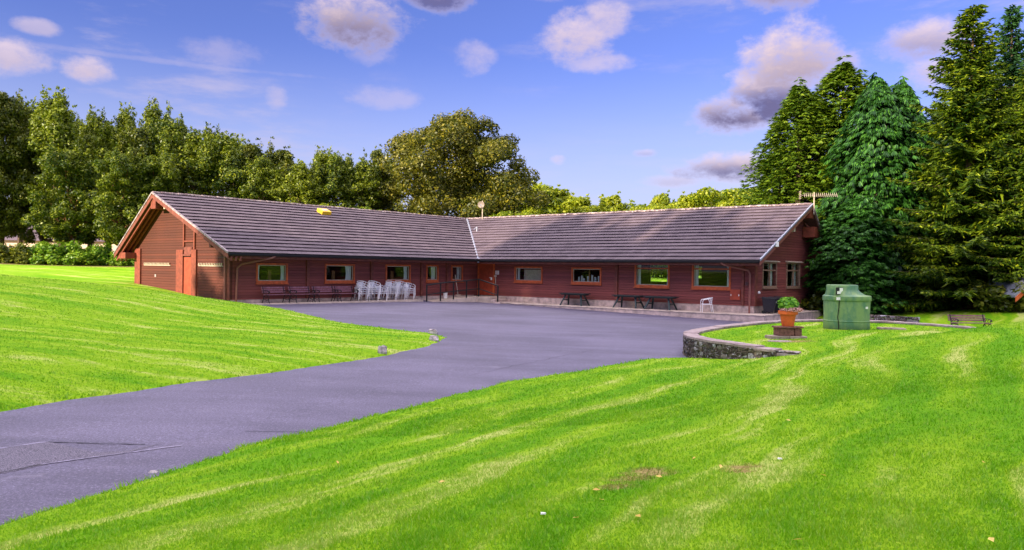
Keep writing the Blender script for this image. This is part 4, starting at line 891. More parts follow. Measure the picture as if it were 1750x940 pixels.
# ------------------------------------------------------------------ pot on its stand
px_,py_=8.15,21.95; pz_=gz(px_,py_)
stn=empty('brick_stand',(px_,py_,pz_)); tag(stn,'low stand of dark bricks and slabs under the terracotta pot','stand'); a=.12
stn.scale=(1.13,1.13,1.1); TT=lambda x,y,z:(x*math.cos(a)-y*math.sin(a),x*math.sin(a)+y*math.cos(a),z)
mb=MB(); mb.box(-.02,.46,-.2,.2,-.03,.07,T=TT); mb.box(-.52,-.03,-.2,.2,-.03,.075,T=TT); obj('base_slab',mb,M['slab'],stn,world=False,bevel=.015)
mb=MB(); mb.box(-.30,.12,-.16,.16,.08,.275,T=TT); mb.box(.14,.33,-.16,.16,.078,.27,T=TT); obj('brick_block',mb,M['brickb'],stn,world=False,bevel=.01)
mb=MB(); mb.box(-.34,.37,-.19,.19,.28,.325,T=TT); obj('top_slab',mb,M['brickb'],stn,world=False,bevel=.01)
pt=empty('potted_plant',(px_+.02,py_,pz_+.36)); pt.scale=(1.13,1.13,1.1); tag(pt,'orange terracotta pot with leafy green and pink flowering plants','potted plant')
mb=MB(); mb.lathe([(.145,0),(.15,.01),(.20,.31),(.235,.315),(.245,.325),(.25,.41),(.235,.415),(.215,.40),(.21,.36),(.0,.36)],32); obj('pot',mb,M['terra'],pt,world=False,smooth=True)
def leafquads(C_,N_,T_,ln,wd,fold=.25):
    """rhombus leaves: centre C (n,3), normal, direction, half length, half width; each folded along its rib"""
    S=np.cross(N_,T_); a=C_-T_*ln[:,None]; b=C_+T_*ln[:,None]; l=C_+S*wd[:,None]-N_*(fold*wd)[:,None]; r=C_-S*wd[:,None]-N_*(fold*wd)[:,None]
    V=np.stack([a,r,b,l],1).reshape(-1,3); return V
def unit(v): return v/np.maximum(np.linalg.norm(v,axis=-1,keepdims=True),1e-9)
def perp(n,r):
    t=np.cross(n,r.normal(size=n.shape)); return unit(t)
r=np.random.default_rng(8)
def tuft(n,c,rad3,ln,wd,seed):
    r=np.random.default_rng(seed); d=unit(r.normal(size=(n,3))); C_=np.array(c)+d*np.array(rad3)*(.45+.55*r.random((n,1))**.5); N_=unit(d+r.normal(size=(n,3))*.5+[0,0,.5]); return leafquads(C_,N_,perp(N_,r),ln*(.7+.6*r.random(n)),wd*(.7+.6*r.random(n)))
V=tuft(420,(.0,0,.60),(.27,.25,.20),.055,.042,1); fast('foliage',V,np.arange(len(V)).reshape(-1,4),M['plantleaf'],pt)
V=tuft(700,(.06,-.05,.45),(.30,.27,.09),.020,.016,2); fast('flowers',V,np.arange(len(V)).reshape(-1,4),M['flower'],pt)
# small paving stone in the walled lawn, rocks at the road edge
mb=MB(); mb.lathe([(.30,0),(.30,.03),(.28,.04)],20); o=obj('paving_stone',mb,M['cap'],world=False); o.location=(7.6,21.0,gz(7.6,21.0)-.025); o.scale=(1.15,.7,1); tag(o,'flat pale round stone set in the grass in front of the pot','stone')
def rock(x,y,sc3,seed,lab):
    rn=random.Random(seed); mb=MB(); rock_verts(mb,Vector((0,0,.35*sc3[2])),Vector((1,0,0)),Vector((0,1,0)),Vector((0,0,1)),sc3[0],sc3[1],sc3[2],rn)
    mb.v=[(a+rn.uniform(-1,1)*sc3[0]*.14,b+rn.uniform(-1,1)*sc3[1]*.14,c*(1+rn.uniform(-.2,.35))) for a,b,c in mb.v]
    o=obj('rock',mb,M['rock'],world=False); o.location=(x,y,max(gz(x,y),float(zasph(x,y)))); o.rotation_euler=(0,0,rn.random()*3); tag(o,lab,'rock','pale rocks along the edge of the left lawn')
rock(-2.75,26.15,(.16,.11,.11),4,'pale angular rock farthest from the road, at the back of the lawn tip'); rock(-2.50,24.0,(.17,.12,.10),5,'flat pale rock lying at the very tip of the left lawn'); rock(-3.50,20.25,(.13,.10,.13),6,'upright pale rock on the lawn edge left of the tip')
# ------------------------------------------------------------------ right background: low wall, bench, shed
w2=empty('garden_wall',(21,40,0)); tag(w2,'low dark dry stone wall at the far side of the path on the right','wall')
WP2=np.array([(16.6,37.4),(18.0,35.9),(19.0,34.7)],float)
p2,L2=resample([tuple(q) for q in WP2],.05)
def at2(s): i=min(int(s/L2*(len(p2)-1)),len(p2)-2); p=p2[i]; q=p2[i+1]; t=(q-p)/np.hypot(*(q-p)); return p,t,np.array([-t[1],t[0]])
mb=MB(); rubble(mb,at2,L2,lambda p:float(zasph(p[0],p[1])),.68,0,random.Random(4),size=.22); obj('stonework',mb,M['stones'],w2,smooth=True)
rb=copy_tree(bn); x_,y_=20.75,33.6; rb.location=(x_,y_,gz(x_,y_)); rb.scale=(1.24,1,.86); rb.rotation_euler=(0,0,math.pi+.05); tag(rb,'lone slatted bench on the grass under the spruce at far right','bench')
sh=empty('shed',(26.3,37.5,.8)); tag(sh,'dark shed gable with slate roof at the right edge of the picture','shed')
sx,sy=25.6,37.0; m=MB(); m.box(sx-.2,sx+5,sy+.3,sy+4,.5,1.9); m.prism([(sx-.2,sy+.3,1.9),(sx+5,sy+.3,1.9),(sx+2.4,sy+.3,4.2)],(0,3.7,0)); obj('wall',m,M['trim_d'],sh)
for sg in (-1,1):
    m=MB(); a_=Vector((sx+2.4,sy-.4,4.4)); b_=Vector((sx+2.4+sg*3.2,sy-.4,1.6)); m.quadbox([a_,b_,b_+Vector((0,4.8,0)),a_+Vector((0,4.8,0)),a_+Vector((0,0,.14)),b_+Vector((0,0,.14)),b_+Vector((0,4.8,.14)),a_+Vector((0,4.8,.14))]); obj('roof',m,M['lead'],sh)
    m=MB(); m.quadbox([a_+Vector((0,-.05,-.22)),b_+Vector((0,-.05,-.22)),b_+Vector((0,-.001,-.22)),a_+Vector((0,-.001,-.22)),a_+Vector((0,-.05,.02)),b_+Vector((0,-.05,.02)),b_+Vector((0,-.001,.02)),a_+Vector((0,-.001,.02))]); obj('barge_board',m,M['trim'],sh)
# pale house glimpsed behind the left trees with a post and rail fence before it
hs=empty('cottage',(-44,86,2.5)); tag(hs,'pale cream cottage glimpsed between the trunks of the left trees','house')
m=MB(); m.box(-58,-31,84,90,1.5,5.2); obj('wall',m,mat('cream_render',(.75,.60,.48),.9,noise=.1),hs); m=MB()
m.prism([(-59,83.4,5.2),(-59,90.6,5.2),(-59,87,8)],(29,0,0)); obj('roof',m,M['roof'],hs)
for x in (-54,-49,-43,-37): m=MB(); m.box(x,x+1.3,83.9,84.1,3,4.4); obj('window',m,M['black'],hs)
fe=empty('rail_fence',(-35,74,2.4)); tag(fe,'post and rail fence beyond the left trees','fence'); 
for z in (3.0,3.5,3.9): m=MB(); m.box(-60,-20,73.9,74.0,z,z+.12); obj('rail',m,M['slab'],fe)
for i in range(17): m=MB(); m.box(-60+i*2.5,-59.86+i*2.5,74.01,74.15,2,4.15); obj('post',m,M['slab'],fe)
# ------------------------------------------------------------------ trees
def limb_mesh(tr,H,base_r,targets,seed,split=.35):
    mb=MB(); rn=random.Random(seed); top=H*.9; lean=(rn.uniform(-.3,.3),rn.uniform(-.3,.3))
    def cen(z): f=z/H; return Vector((lean[0]*f*f+.12*math.sin(z*.9+seed),lean[1]*f*f+.1*math.cos(z*.8),z))
    pts=[cen(top*i/9) for i in range(10)]; pts[0].z=-.25; mb.tube(pts,[base_r*(1.35 if i==0 else 1)*(1-i/9.6) for i in range(10)],8)
    for t in targets:
        t=Vector(t); z0=max(H*.15,t.z*rn.uniform(.45,.75)); z0=min(z0,top*.9); a=cen(z0); m_=a.lerp(t,.5)+Vector((0,0,-.06*(t-a).length)); r0=base_r*.38*(1-z0/H)+.02
        mb.tube([a,m_,t],[r0,r0*.6,.012],5)
    return mb
def broadleaf(seed,H,R,base,m,nleaf,leaf=.13,shape='round',clump=None,leaders=0,bark='bark',name='broadleaf_tree',lump=.34,fill=.20):
    r=np.random.default_rng(seed); root=empty(name,(0,0,0)); nc=int(90*(R/4)**.8) if clump is None else clump
    C_=[];Rc=[]
    ph=r.random(6)*6.28
    while len(C_)<nc:
        f=r.random(); z=base+(H-base)*f; 
        if shape=='round': pr=math.sqrt(max(0,1-((f-.42)/.60)**2)) 
        elif shape=='tall': pr=(min(1,f/.25+.35))*(1-f**2.2)**.7
        else: pr=(1-(f)**1.5)
        a=r.random()*6.283; pr*=1+lump*math.sin(2*a+ph[0]+f*3)*.5+lump*math.sin(3*a+ph[1]-f*5)*.5
        q=r.random()**.38; rr=R*pr*q
        if pr<.08: continue
        C_.append((rr*math.cos(a),rr*math.sin(a),z)); Rc.append((.40+.75*r.random())*R*.145+.20)
    for i in range(leaders):
        a=r.random()*6.283; q=R*.65*r.random(); zt=H*(.93+.15*r.random())
        for j in range(7): C_.append((q*math.cos(a)+r.normal()*.12,q*math.sin(a)+r.normal()*.12,zt-j*.50)); Rc.append(.14+.11*j)
    C_=np.array(C_);Rc=np.array(Rc); w=Rc**2; idx=r.choice(len(C_),size=nleaf,p=w/w.sum())
    d=unit(r.normal(size=(nleaf,3))); q=(.35+.65*r.random((nleaf,1))**.45); P_=C_[idx]+d*q*Rc[idx][:,None]*[1,1,.78]+r.normal(size=(nleaf,3))*.05
    # a loose inner fill so the crown does not read as hollow
    nf=int(nleaf*fill); f=r.random(nf); z=base+(H-base)*(.03+.85*f); a=r.random(nf)*6.283; rr=R*.62*np.sqrt(r.random(nf))*np.sqrt(np.clip(1-((f-.35)/.72)**2,0,1)); Pf=np.stack([rr*np.cos(a),rr*np.sin(a),z],1)
    P_=np.concatenate([P_,Pf]); N_=unit(np.concatenate([d,unit(r.normal(size=(nf,3)))])+r.normal(size=P_.shape)*.55+[0,0,.45]); T_=perp(N_,r); T_[:,2]-=.25; T_=unit(T_-N_*(T_*N_).sum(1,keepdims=True))
    sz=leaf*(.6+.8*r.random(len(P_))); V=leafquads(P_,N_,T_,sz,sz*.55); cr=fast('crown',V,np.arange(len(V)).reshape(-1,4),m,root)
    tg=[C_[i] for i in r.choice(nc,size=min(26,nc),replace=False)]
    obj('trunk',limb_mesh(None,H,.020*H+.05,tg,seed),M[bark],root,world=False,smooth=True)
    return root
def cedar(seed,H,R,m,nf=3600,fs=.55,name='conifer_tree',prof=None,spire=2,tl0=.1):
    """drooping fan-shaped sprays shingled over a tall crown"""
    r=np.random.default_rng(seed); root=empty(name,(0,0,0)); per=18; nb=nf//per; f=(np.arange(nb)+r.random(nb))/nb; f=f**.95; ab=r.random(nb)*6.283
    pr=np.where(f<.15,.80+f*1.33,1)*(1-np.clip((f-.12)/.88,0,1)**2.7)**.78
    ph=r.random(8)*6.28; pr=pr*(1+.12*np.sin(2*ab+ph[0]+f*5)+.10*np.sin(3*ab+ph[1]-f*11))*(.74+.42*r.random(nb))
    bl=R*pr+.10; zb=.3+(H-.9)*f; t=1.04-.62*r.random((nb,per))**1.5; lat=r.normal(size=(nb,per))*(.10+.13*bl[:,None])*(1.25-.6*t); rise=bl*.30
    cx=np.cos(ab)[:,None]*bl[:,None]*t-np.sin(ab)[:,None]*lat; cy=np.sin(ab)[:,None]*bl[:,None]*t+np.cos(ab)[:,None]*lat
    cz=zb[:,None]+rise[:,None]*t-.42*bl[:,None]*t**3*.8-.5*np.abs(lat)+r.normal(size=t.shape)*.10
    c=np.stack([cx.ravel(),cy.ravel(),np.maximum(cz.ravel(),.1)],1); a=np.arctan2(c[:,1],c[:,0])+r.normal(size=len(c))*.35
    # extra leader tips
    ex=[]
    for s_ in range(spire):
        a0=r.random()*6.28; q=R*.22*(s_>0)*(1+r.random()); zt=H*(1-.05*s_)
        for j in range(46): t=r.random(); an=r.random()*6.28; w=.10+.65*t; ex.append((q*math.cos(a0)+w*math.cos(an),q*math.sin(a0)+w*math.sin(an),zt-t*2.0,an))
    ex=np.array(ex); c=np.concatenate([c,ex[:,:3]]); a=np.concatenate([a,ex[:,3]]); n=len(c)
    o=np.stack([np.cos(a),np.sin(a),np.zeros(n)],1); tilt=tl0+.55*r.random(n); ddir=unit(o*np.cos(tilt)[:,None]*1.0+np.array([0,0,-1])*np.sin(tilt)[:,None]+r.normal(size=(n,3))*.16)
    side=unit(np.cross(ddir,[0,0,1])+r.normal(size=(n,3))*.18); nrm=unit(np.cross(side,ddir)); s=fs*(.6+.7*r.random(n)); Q=[]
    for ang,ln in ((-.95,.55),(-.62,.78),(-.32,.95),(0,1.05),(.32,.95),(.62,.78),(.95,.55)):
        t=unit(ddir*math.cos(ang)+side*math.sin(ang)-nrm*(.25*abs(ang))[None] if False else ddir*math.cos(ang)+side*math.sin(ang)-nrm*.30*abs(ang)); L_=s*ln; w=s*.115
        cc=c+t*(L_*.55)[:,None]; cc[:,2]-=(L_*.10); tt=unit(t+np.array([0,0,-.30])); Nn=unit(nrm+r.normal(size=(n,3))*.25); Sd=np.cross(Nn,tt)
        A=c+t*(L_*.05)[:,None]; Bp=cc+tt*(L_*.5)[:,None]; Lp=cc+Sd*w[:,None]; Rp=cc-Sd*w[:,None]; Q.append(np.stack([A,Rp,Bp,Lp],1))
    V=np.concatenate(Q).reshape(-1,3); fast('crown',V,np.arange(len(V)).reshape(-1,4),m,root)
    mb=MB(); mb.tube([(0,0,-.2),(0,0,H*.5),(0,0,H*.93)],[H*.022,H*.014,.03],8); rn=random.Random(seed)
    for i in range(60): zz_=H*(.05+.85*i/60); an=rn.random()*6.28; q=R*.75*(1-(zz_/H)**2); mb.tube([(0,0,zz_),(q*math.cos(an),q*math.sin(an),zz_+.1)],[.05,.01],4,caps=False)
    obj('trunk',mb,M['bark'],root,world=False); return root
def spruce(seed,H,R,m,ring=.36,nb=11,bare=.04,name='spruce_tree',up=.12,dens=1.0,tw=.072):
    r=np.random.default_rng(seed); root=empty(name,(0,0,0)); A=[];Bq=[];mbT=MB(); mbT.tube([(0,0,-.3),(0,0,H*.5),(0,0,H*.985)],[H*.020,H*.012,.015],8); TW=[]
    z=H*bare+.2
    while z<H-.25:
        f=z/H; ln0=R*(1-f)**.80*(.80+.20*min(1,f*6)); n=max(5,int(nb*(1-f*.45)))
        for i in range(n):
            a=r.random()*6.283; L_=ln0*(.60+.55*r.random())+.12; zb=z+r.normal()*.12; dr=np.array([math.cos(a),math.sin(a),0]); sd2=np.array([-dr[1],dr[0],0])
            m_=max(4,int(L_/.17*dens)); s_=(np.arange(m_)+.5)/m_; droop=-.50*(1-f)*L_*s_**1.2*.55+up*L_*s_**2.6*1.2+f*.35*L_*s_
            P_=np.array([0,0,zb])+dr*(L_*s_)[:,None]+np.array([0,0,1.])*droop[:,None]
            if L_>.5: mbT.tube([(0,0,zb),tuple(P_[m_//2]),tuple(P_[-1])],[.012+.010*L_,.010,.004],3,caps=False)
            k=2
            for sg in (-1,1):
                for _ in range(k):
                    tl=(.22+.60*(1-s_)*min(L_,2.2)*.42)*(.6+.7*r.random(m_)); dd=unit(dr*.75+sd2*sg*(.75+.4*r.random((m_,1)))+np.array([0,0,1])*(-.32*(1-f)+r.normal(size=(m_,1))*.20)); TW.append((P_+r.normal(size=P_.shape)*.04,dd,tl))
            TW.append((P_,unit(np.tile(dr,(m_,1))+r.normal(size=(m_,3))*.2),np.full(m_,.26)))
        z+=ring*(1.05-.35*f)
    for j in range(26): TW.append((np.array([[0,0,H-1.3+1.3*j/26]]),unit(r.normal(size=(1,3))*[1,1,.4]+[0,0,.6]),np.array([.07+.25*(1-j/26)])))
    P_=np.concatenate([t[0] for t in TW]);D_=np.concatenate([t[1] for t in TW]);L_=np.concatenate([t[2] for t in TW])
    Q=[]
    for rep in range(3):
        N_=perp(D_,r); N_[:,2]=np.abs(N_[:,2])+.25; N_=unit(N_-D_*(N_*D_).sum(1,keepdims=True)); S=np.cross(N_,D_); w=tw*(.35+L_)[:,None]
        E_=P_+(D_+r.normal(size=D_.shape)*.16)*(L_*(.85+.3*r.random(len(L_))))[:,None]; E_[:,2]-=.12*L_; Mi=P_+D_*(L_*.45)[:,None]; Q.append(np.stack([P_,Mi-S*w,E_,Mi+S*w],1))
    V=np.concatenate(Q).reshape(-1,3); fast('crown',V,np.arange(len(V)).reshape(-1,4),m,root); obj('trunk',mbT,M['bark'],root,world=False); return root
EYE=Vector((0,0,2.6))
def place(o,x,y,rz,s,label,cat='tree',group=None,dz=-.1):
    o.location=(x,y,gz(x,y)+dz); o.rotation_euler=(0,0,rz); o.scale=(s[0],s[0],s[1]) if isinstance(s,tuple) else (s,s,s); tag(o,label,cat,group); return o
T_dark=broadleaf(11,14,4.6,2.6,M['leaf_dark'],42000,.12,'tall',leaders=9,clump=130)
T_mid=broadleaf(12,13,4.2,3.0,M['leaf_mid'],36000,.12,'tall',leaders=9,clump=110,bark='bark_r')
T_thin=broadleaf(13,12,3.1,2.6,M['leaf_mid'],20000,.12,'tall',leaders=16,clump=70,fill=.08)
T_ash=broadleaf(19,12,2.3,2.8,M['leaf_mid'],17000,.11,'tall',leaders=13,clump=66,fill=.10)
T_feather=broadleaf(14,12,3.2,2.0,M['leaf_dark'],24000,.12,'cone',leaders=4,clump=110,fill=.15)
T_oak=broadleaf(15,14,7.4,1.2,M['leaf_oak'],85000,.125,'round',leaders=0,clump=230,name='oak_tree',lump=.12,fill=.25)
T_lime=broadleaf(16,10,3.6,.5,M['leaf_lime'],26000,.14,'tall',leaders=9,clump=70)
T_round=broadleaf(17,9,4.6,.4,M['leaf_lime'],26000,.14,'round',leaders=0,clump=80)
T_ced=cedar(21,13.5,3.1,M['frond_gold'],14000,.29,'cypress_tree',tl0=-.25); T_ced2=cedar(22,13,2.9,M['frond_blue'],11500,.36,'cedar_tree',spire=3,tl0=.25)
T_spr=spruce(31,15.5,4.6,M['needle']); T_spr2=spruce(32,16,4.2,M['needle_d'],ring=.42,dens=.8)
def shrub(seed,m,n=2600,R=1.0,H=1.4,leaf=.09):
    r=np.random.default_rng(seed); root=empty('shrub',(0,0,0)); C_=np.stack([r.normal(size=14)*R*.45,r.normal(size=14)*R*.45,.2+H*.75*r.random(14)],1); idx=r.integers(0,14,n); d=unit(r.normal(size=(n,3))); P_=C_[idx]+d*(.3+.7*r.random((n,1))**.5)*R*.42; P_[:,2]=np.abs(P_[:,2])
    N_=unit(d+r.normal(size=(n,3))*.6+[0,0,.5]); s=leaf*(.6+.8*r.random(n)); V=leafquads(P_,N_,perp(N_,r),s,s*.6); fast('foliage',V,np.arange(len(V)).reshape(-1,4),m,root)
    mb=MB(); rn=random.Random(seed)
    for i in range(7): mb.tube([(rn.uniform(-.1,.1),rn.uniform(-.1,.1),-.1),tuple(C_[i])],[.03,.01],4)
    obj('stem',mb,M['bark'],root,world=False); return root
S_a=shrub(41,M['leaf_shrub']); S_b=shrub(42,M['leaf_dark']); S_c=shrub(43,M['leaf_lime'],leaf=.12)
kids(None)
used_=set()
def put(proto,*a,**k):
    o=proto if proto.name not in used_ else copy_tree(proto); used_.add(proto.name); return place(o,*a,**k)
def at(px,D): return (px-875)/FPX*D+D*0
GL='trees of the belt beyond the lawn and the left wing'
# (image column, distance, prototype, crown width scale, height scale, label)
def hz(px): return 462+.0138*(px-875)
def zs(px,D,ytop,H): return (2.6+(hz(px)-ytop)/FPX*D-gz(at(px,D),D))/H/1.02
# (column, top row, distance, tree, width scale, label)
BELT=[(-45,150,62,T_dark,.85,'broad dark tree cut by the left edge of the picture'),(2,156,64,T_dark,.80,'tall dark tree with a bushy top, first whole one from the left'),(36,176,70,T_ash,.95,'thin twiggy tree with a bare spiky tip between the two darkest crowns'),
 (72,184,66,T_feather,.8,'narrow feathery tree left of the tall peaked one'),(100,163,64,T_ash,1.15,'peaked tree standing highest above the bare soil strip'),(130,205,72,T_thin,.85,'loose tree behind the right side of the peaked one'),(155,192,70,T_ash,.9,'slim tree with open top, first right of the peaked one'),
 (120,250,61.5,T_mid,.80,'full lower tree with a lit reddish trunk in front of the peaked one'),(184,212,66,T_thin,.9,'leafy tree in the dip between two slim tips'),(208,187,72,T_ash,.80,'slim dark tipped tree above the left eave'),(236,208,66,T_feather,.9,'feathery tree directly left of the gable peak'),
 (205,255,61,T_mid,.75,'rounded lower tree just left of the left eave corner'),(262,181,72,T_ash,1.0,'highest slim tree above the left gable peak'),(285,202,67,T_thin,.9,'dense tree just right of the gable peak'),(305,206,74,T_ash,.9,'slim tree second right of the gable peak'),
 (265,262,63,T_mid,.8,'full lower tree behind the gable peak'),(330,223,67,T_thin,.95,'leafy tree third right of the gable peak'),(353,220,74,T_ash,.9,'slim tree with forked tip behind the left ridge'),(378,229,67,T_thin,1.0,'airy tree behind the left ridge before the pair of low tips'),
 (402,238,74,T_ash,1.0,'drooping topped tree left of the sky notch'),(426,236,70,T_feather,.9,'feathery tree at the left side of the sky notch'),(448,268,66,T_thin,.8,'low tree filling the sky notch'),(480,247,70,T_feather,1.1,'pointed dark tree behind the middle of the left ridge'),
 (512,276,66,T_thin,.8,'low loose tree right of the pointed dark tree'),(545,258,73,T_ash,.95,'slim tree above the yellow work light'),(570,263,68,T_thin,.85,'leafy tree right above the yellow work light'),(594,270,75,T_ash,.85,'slim short tree right of the work light'),
 (617,274,69,T_thin,.8,'small leafy tree between the work light and the oak'),(641,247,72,T_feather,.75,'dark narrow tree touching the left side of the oak'),(664,268,76,T_ash,.8,'slim tree half hidden by the left side of the oak')]
HH={T_dark.name:14,T_mid.name:13,T_thin.name:12,T_feather.name:12,T_ash.name:12}
for i,(px,yt,D,pr,sx_,lab) in enumerate(BELT): put(pr,at(px,D),D,i*1.7,(sx_,zs(px,D,yt,HH[pr.name])),lab,group=GL)
for i,(px,D,sc_,lab) in enumerate([(505,58,1.6,'bright low bush topping the ridge left of the work light'),(560,58,1.9,'bright green bush just above the work light'),(605,59,1.9,'bright leafy bush above the ridge right of the work light'),(640,60,1.6,'bright bush at the left foot of the oak')]):
    put(T_round,at(px,D),D,i*2.1,(.42*sc_/1.7,.60 if i else .56),lab,'tree',group='bright bushes seen over the left roof')
put(T_oak,at(788,69),69,.4,(1.07,1.0),'large round olive green oak with a domed crown behind the roof valley')
FAR=[(880,352,60,T_round,.55,'yellow green bush below the right side of the oak'),(900,312,94,T_lime,1.0,'sunlit tree tucked behind the right edge of the oak'),(926,308,88,T_lime,1.15,'sunlit tree directly right of the oak, tallest of the left end'),(955,318,92,T_lime,1.1,'second sunlit tree right of the oak'),
 (984,330,86,T_lime,1.0,'third sunlit tree right of the oak'),(1010,341,92,T_round,.9,'low rounded tree at the left of the dip in the far row'),(1044,329,94,T_lime,.95,'sunlit tree with a single pointed tip in the middle of the far row'),(1072,347,90,T_round,.8,'lowest rounded tree in the dip of the far row'),
 (1098,344,92,T_lime,.9,'low sunlit tree just left of the tip above the dip'),(1124,326,92,T_lime,.75,'narrow sunlit tree with a tip right of the dip'),(1150,337,88,T_round,.85,'rounded low tree right of the narrow tipped one'),(1174,329,90,T_lime,.95,'sunlit tree left of the large rounded one'),
 (1204,322,88,T_round,.95,'rounded tree leaning against the large rounded one'),(1240,309,84,T_round,1.15,'large rounded bright yellow green tree over the right ridge'),(1268,318,86,T_round,.9,'bright tree between the large rounded one and the conifers'),(1292,322,80,T_round,.9,'bright tree partly hidden by the big conifers')]
HH.update({T_round.name:9.2,T_lime.name:10.3})
for i,(px,yt,D,pr,sx_,lab) in enumerate(FAR): put(pr,at(px,D),D,i*2.3,(sx_*1.25,zs(px,D,yt,HH[pr.name])),lab,group='sunlit trees beyond the right roof')
GC='tall conifers on the right'
put(T_ced,at(1362,50),50,.3,(1.08,1.13),'golden green cypress nearest the right gable, shortest of the tall group',group=GC)
put(T_ced,at(1436,50.5),50.5,2.2,(1.22,1.25),'golden green cypress with the highest dome, second from the gable',group=GC)
put(T_ced,at(1398,53),53,1.3,(1.05,1.08),'tall dark cypress filling the gap behind the first two',group=GC)
put(T_ced,at(1330,55),55,2.9,(.8,.85),'shorter cypress at the left flank of the tall group',group=GC)
put(T_ced,at(1482,54),54,3.9,(1.1,1.02),'dark cypress filling the gap behind the cedars',group=GC)
put(T_ced,at(1398,46.5),46.5,4.2,(.62,.52),'dark low cypress close behind the right gable wall',group=GC)
put(T_ced2,at(1493,45),45,.9,(.95,1.13),'blue green cedar with hanging fan sprays behind the green tank',group=GC)
put(T_ced2,at(1537,46),46,3.1,(.92,1.12),'blue green cedar with a bent tip beside the large spruce',group=GC)
put(T_ced2,at(1462,43.5),43.5,5.0,(.85,.55),'low blue green cedar growing just behind the tank',group=GC)
put(T_spr,at(1655,41),41,.5,(1.16,1.09),'huge yellow green spruce behind the lone bench',group=GC)
put(T_spr2,at(1722,45),45,1.5,(1.0,1.12),'dark blue green spruce behind the huge one',group=GC)
put(T_spr,at(1770,39),39,2.6,(.9,.90),'yellow green spruce cut by the right edge',group=GC)
put(T_spr2,at(1600,47),47,3.6,(1.0,.80),'dark spruce filling the gap between cedar and large spruce',group=GC)
put(T_spr,at(1840,44),44,5.6,(1.0,1.0),'spruce just outside the right edge of the picture',group=GC)
put(T_spr2,at(1780,52),52,4.6,(1.1,.95),'dark spruce far behind at the right edge',group=GC)
# undergrowth
k_=0; rn=random.Random(77)
SP=[('under the far left dark trees',0,55,6,S_b),('along the bare soil under the left trees',60,240,13,S_a),('between the trunks beyond the soil strip',20,240,7,S_c)]
names=['leftmost','second from left','third from left','fourth from left','fifth from left','sixth from left','seventh from left','eighth from left','ninth from left','tenth from left','eleventh from left','twelfth from left','thirteenth from left','fourteenth from left']
for desc,p0,p1,n,pr in SP:
    for i in range(n):
        D=58.6+rn.uniform(0,1.6) if pr is not S_c else 64+rn.uniform(0,2); px=p0+(p1-p0)*(i+.5)/n+rn.uniform(-4,4); put(pr,at(px,D),D,rn.random()*6,(1.0+rn.random()*.5,.8+rn.random()*.5),'%s of the shrubs %s'%(names[i],desc),'shrub',group='shrubs '+desc)
for i,(px,D,s_) in enumerate(((1500,43.5,.6),(1555,42.5,.6),(1590,42,.5),(1700,38.5,1.3),(1740,37.5,1.2),(1410,44,1.4),(1450,43,1.1))):
    put(S_b,at(px,D),D,i*1.3,(s_,s_*.8),'dark undergrowth shrub %s'%('beneath the cedars by the tank','under the gap left of the spruce','beneath the spruce left of the lone bench','right of the lone bench under the spruce','at the right edge below the shed','behind the right end of the gable','behind the tank top')[i],'shrub',group='shrubs under the conifers')
# tall trees on the sun side, outside the picture: they cast the shade that lies over yard and lawn
q=Vector((.66,-.75,0)); h_=Vector((-.75,-.66,0)); i=0
for qq,L_,sc_ in tuple((a_,b_+14,c_*1.08) for a_,b_,c_ in ((-36,19,1.75),(-31.5,21,1.9),(-27,19,1.85),(-22.5,22,1.95),(-18,19,1.9),(-13,22,2.0),(-8,20,1.9),(-3,23,2.0),(2,20,1.9),(8,23,2.0),(14,22,2.0),(21,23,2.0))):
    p=q*qq+h_*L_; o=put((T_dark,T_mid)[i%2],p.x,p.y,i*1.3,(1.15,sc_*.95),['first','second','third','fourth','fifth','sixth','seventh','eighth','ninth','tenth','eleventh','twelfth'][i]+' of the tall shade trees standing outside the picture, counted from the lawn end',group='shade trees on the sunny side'); i+=1
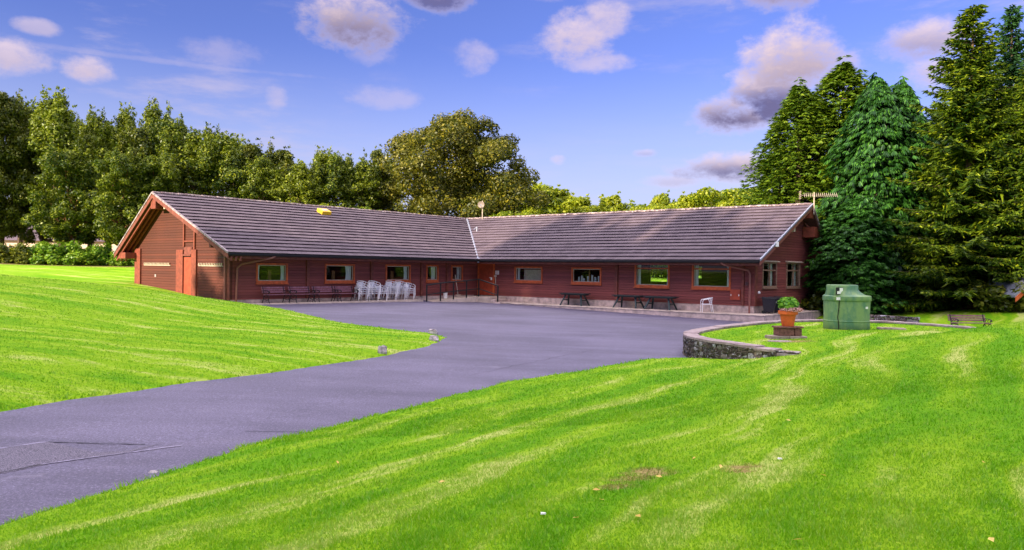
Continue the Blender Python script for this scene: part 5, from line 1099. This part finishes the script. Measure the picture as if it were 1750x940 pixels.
# litter on the near lawn
lf=MB(); lf.v=[(-.03,0,.0),(0,-.018,.006),(.035,0,.002),(0,.018,.010)]; lf.f=[(0,1,2,3)]
FALL=[(.68,5.8,'yellow'),(.68,5.45,'yellow'),(1.74,6.97,'yellow'),(1.25,6.2,'pale'),(1.85,6.5,'yellow'),(2.52,5.95,'yellow'),(.86,4.93,'pale'),(3.9,6.1,'yellow'),(1.7,4.35,'yellow'),(2.8,4.3,'yellow'),(-.6,6.6,'yellow'),(-1.9,8.2,'yellow'),(.45,4.95,'pale'),(3.3,8.8,'yellow'),(-.9,9.5,'yellow'),(4.4,4.6,'yellow')]
where=['left of the larger worn patch','below the left side of the worn patch','above and between the worn patches','directly under the larger worn patch','beside the small worn patch','right of the small worn patch','in the lower middle of the near lawn','far out on the right of the near lawn','at the bottom edge, centre right','at the bottom edge, further right','near the road, left half','close to the road edge, far left','lowest left of the middle','high on the slope to the right','high on the slope to the left','in the lower right corner']
l0=obj('fallen_leaf',lf,M['fallen'],world=False)
for i,(x,y,c_) in enumerate(FALL):
    o=l0 if i==0 else l0.copy()
    if i: COL.objects.link(o)
    o.location=(x,y,gz(x,y)+.035); o.rotation_euler=(.2,.3*math.sin(i),i*1.9); tag(o,'small %s fallen leaf %s'%(c_,where[i]),'leaf','fallen leaves on the near lawn')
for i,(x,y,lab) in enumerate(((2.46,6.75,'white scrap lying on the grass right of the worn patches'),(.24,5.16,'small white scrap on the grass in the lower middle'))):
    mb=MB(); mb.quadbox([(-.02,-.012,0),(.018,-.013,0),(.022,.012,0),(-.018,.01,0),(-.018,-.009,.009),(.015,-.012,.013),(.018,.009,.008),(-.015,.008,.012)]); o=obj('paper_scrap',mb,M['white'],world=False); o.location=(x,y,gz(x,y)+.02); tag(o,lab,'litter')
mb=MB(); mb.quadbox([(-.05,-.03,0),(.05,-.03,0),(.05,.03,0),(-.05,.03,0),(-.03,-.02,.02),(.03,-.02,.02),(.03,.02,.02),(-.03,.02,.02)]); o=obj('pebble',mb,M['rock'],world=False); o.location=(-4.2,8.75,float(zasph(-4.2,8.75))); tag(o,'small pale stone on the tarmac near the grass edge','stone')
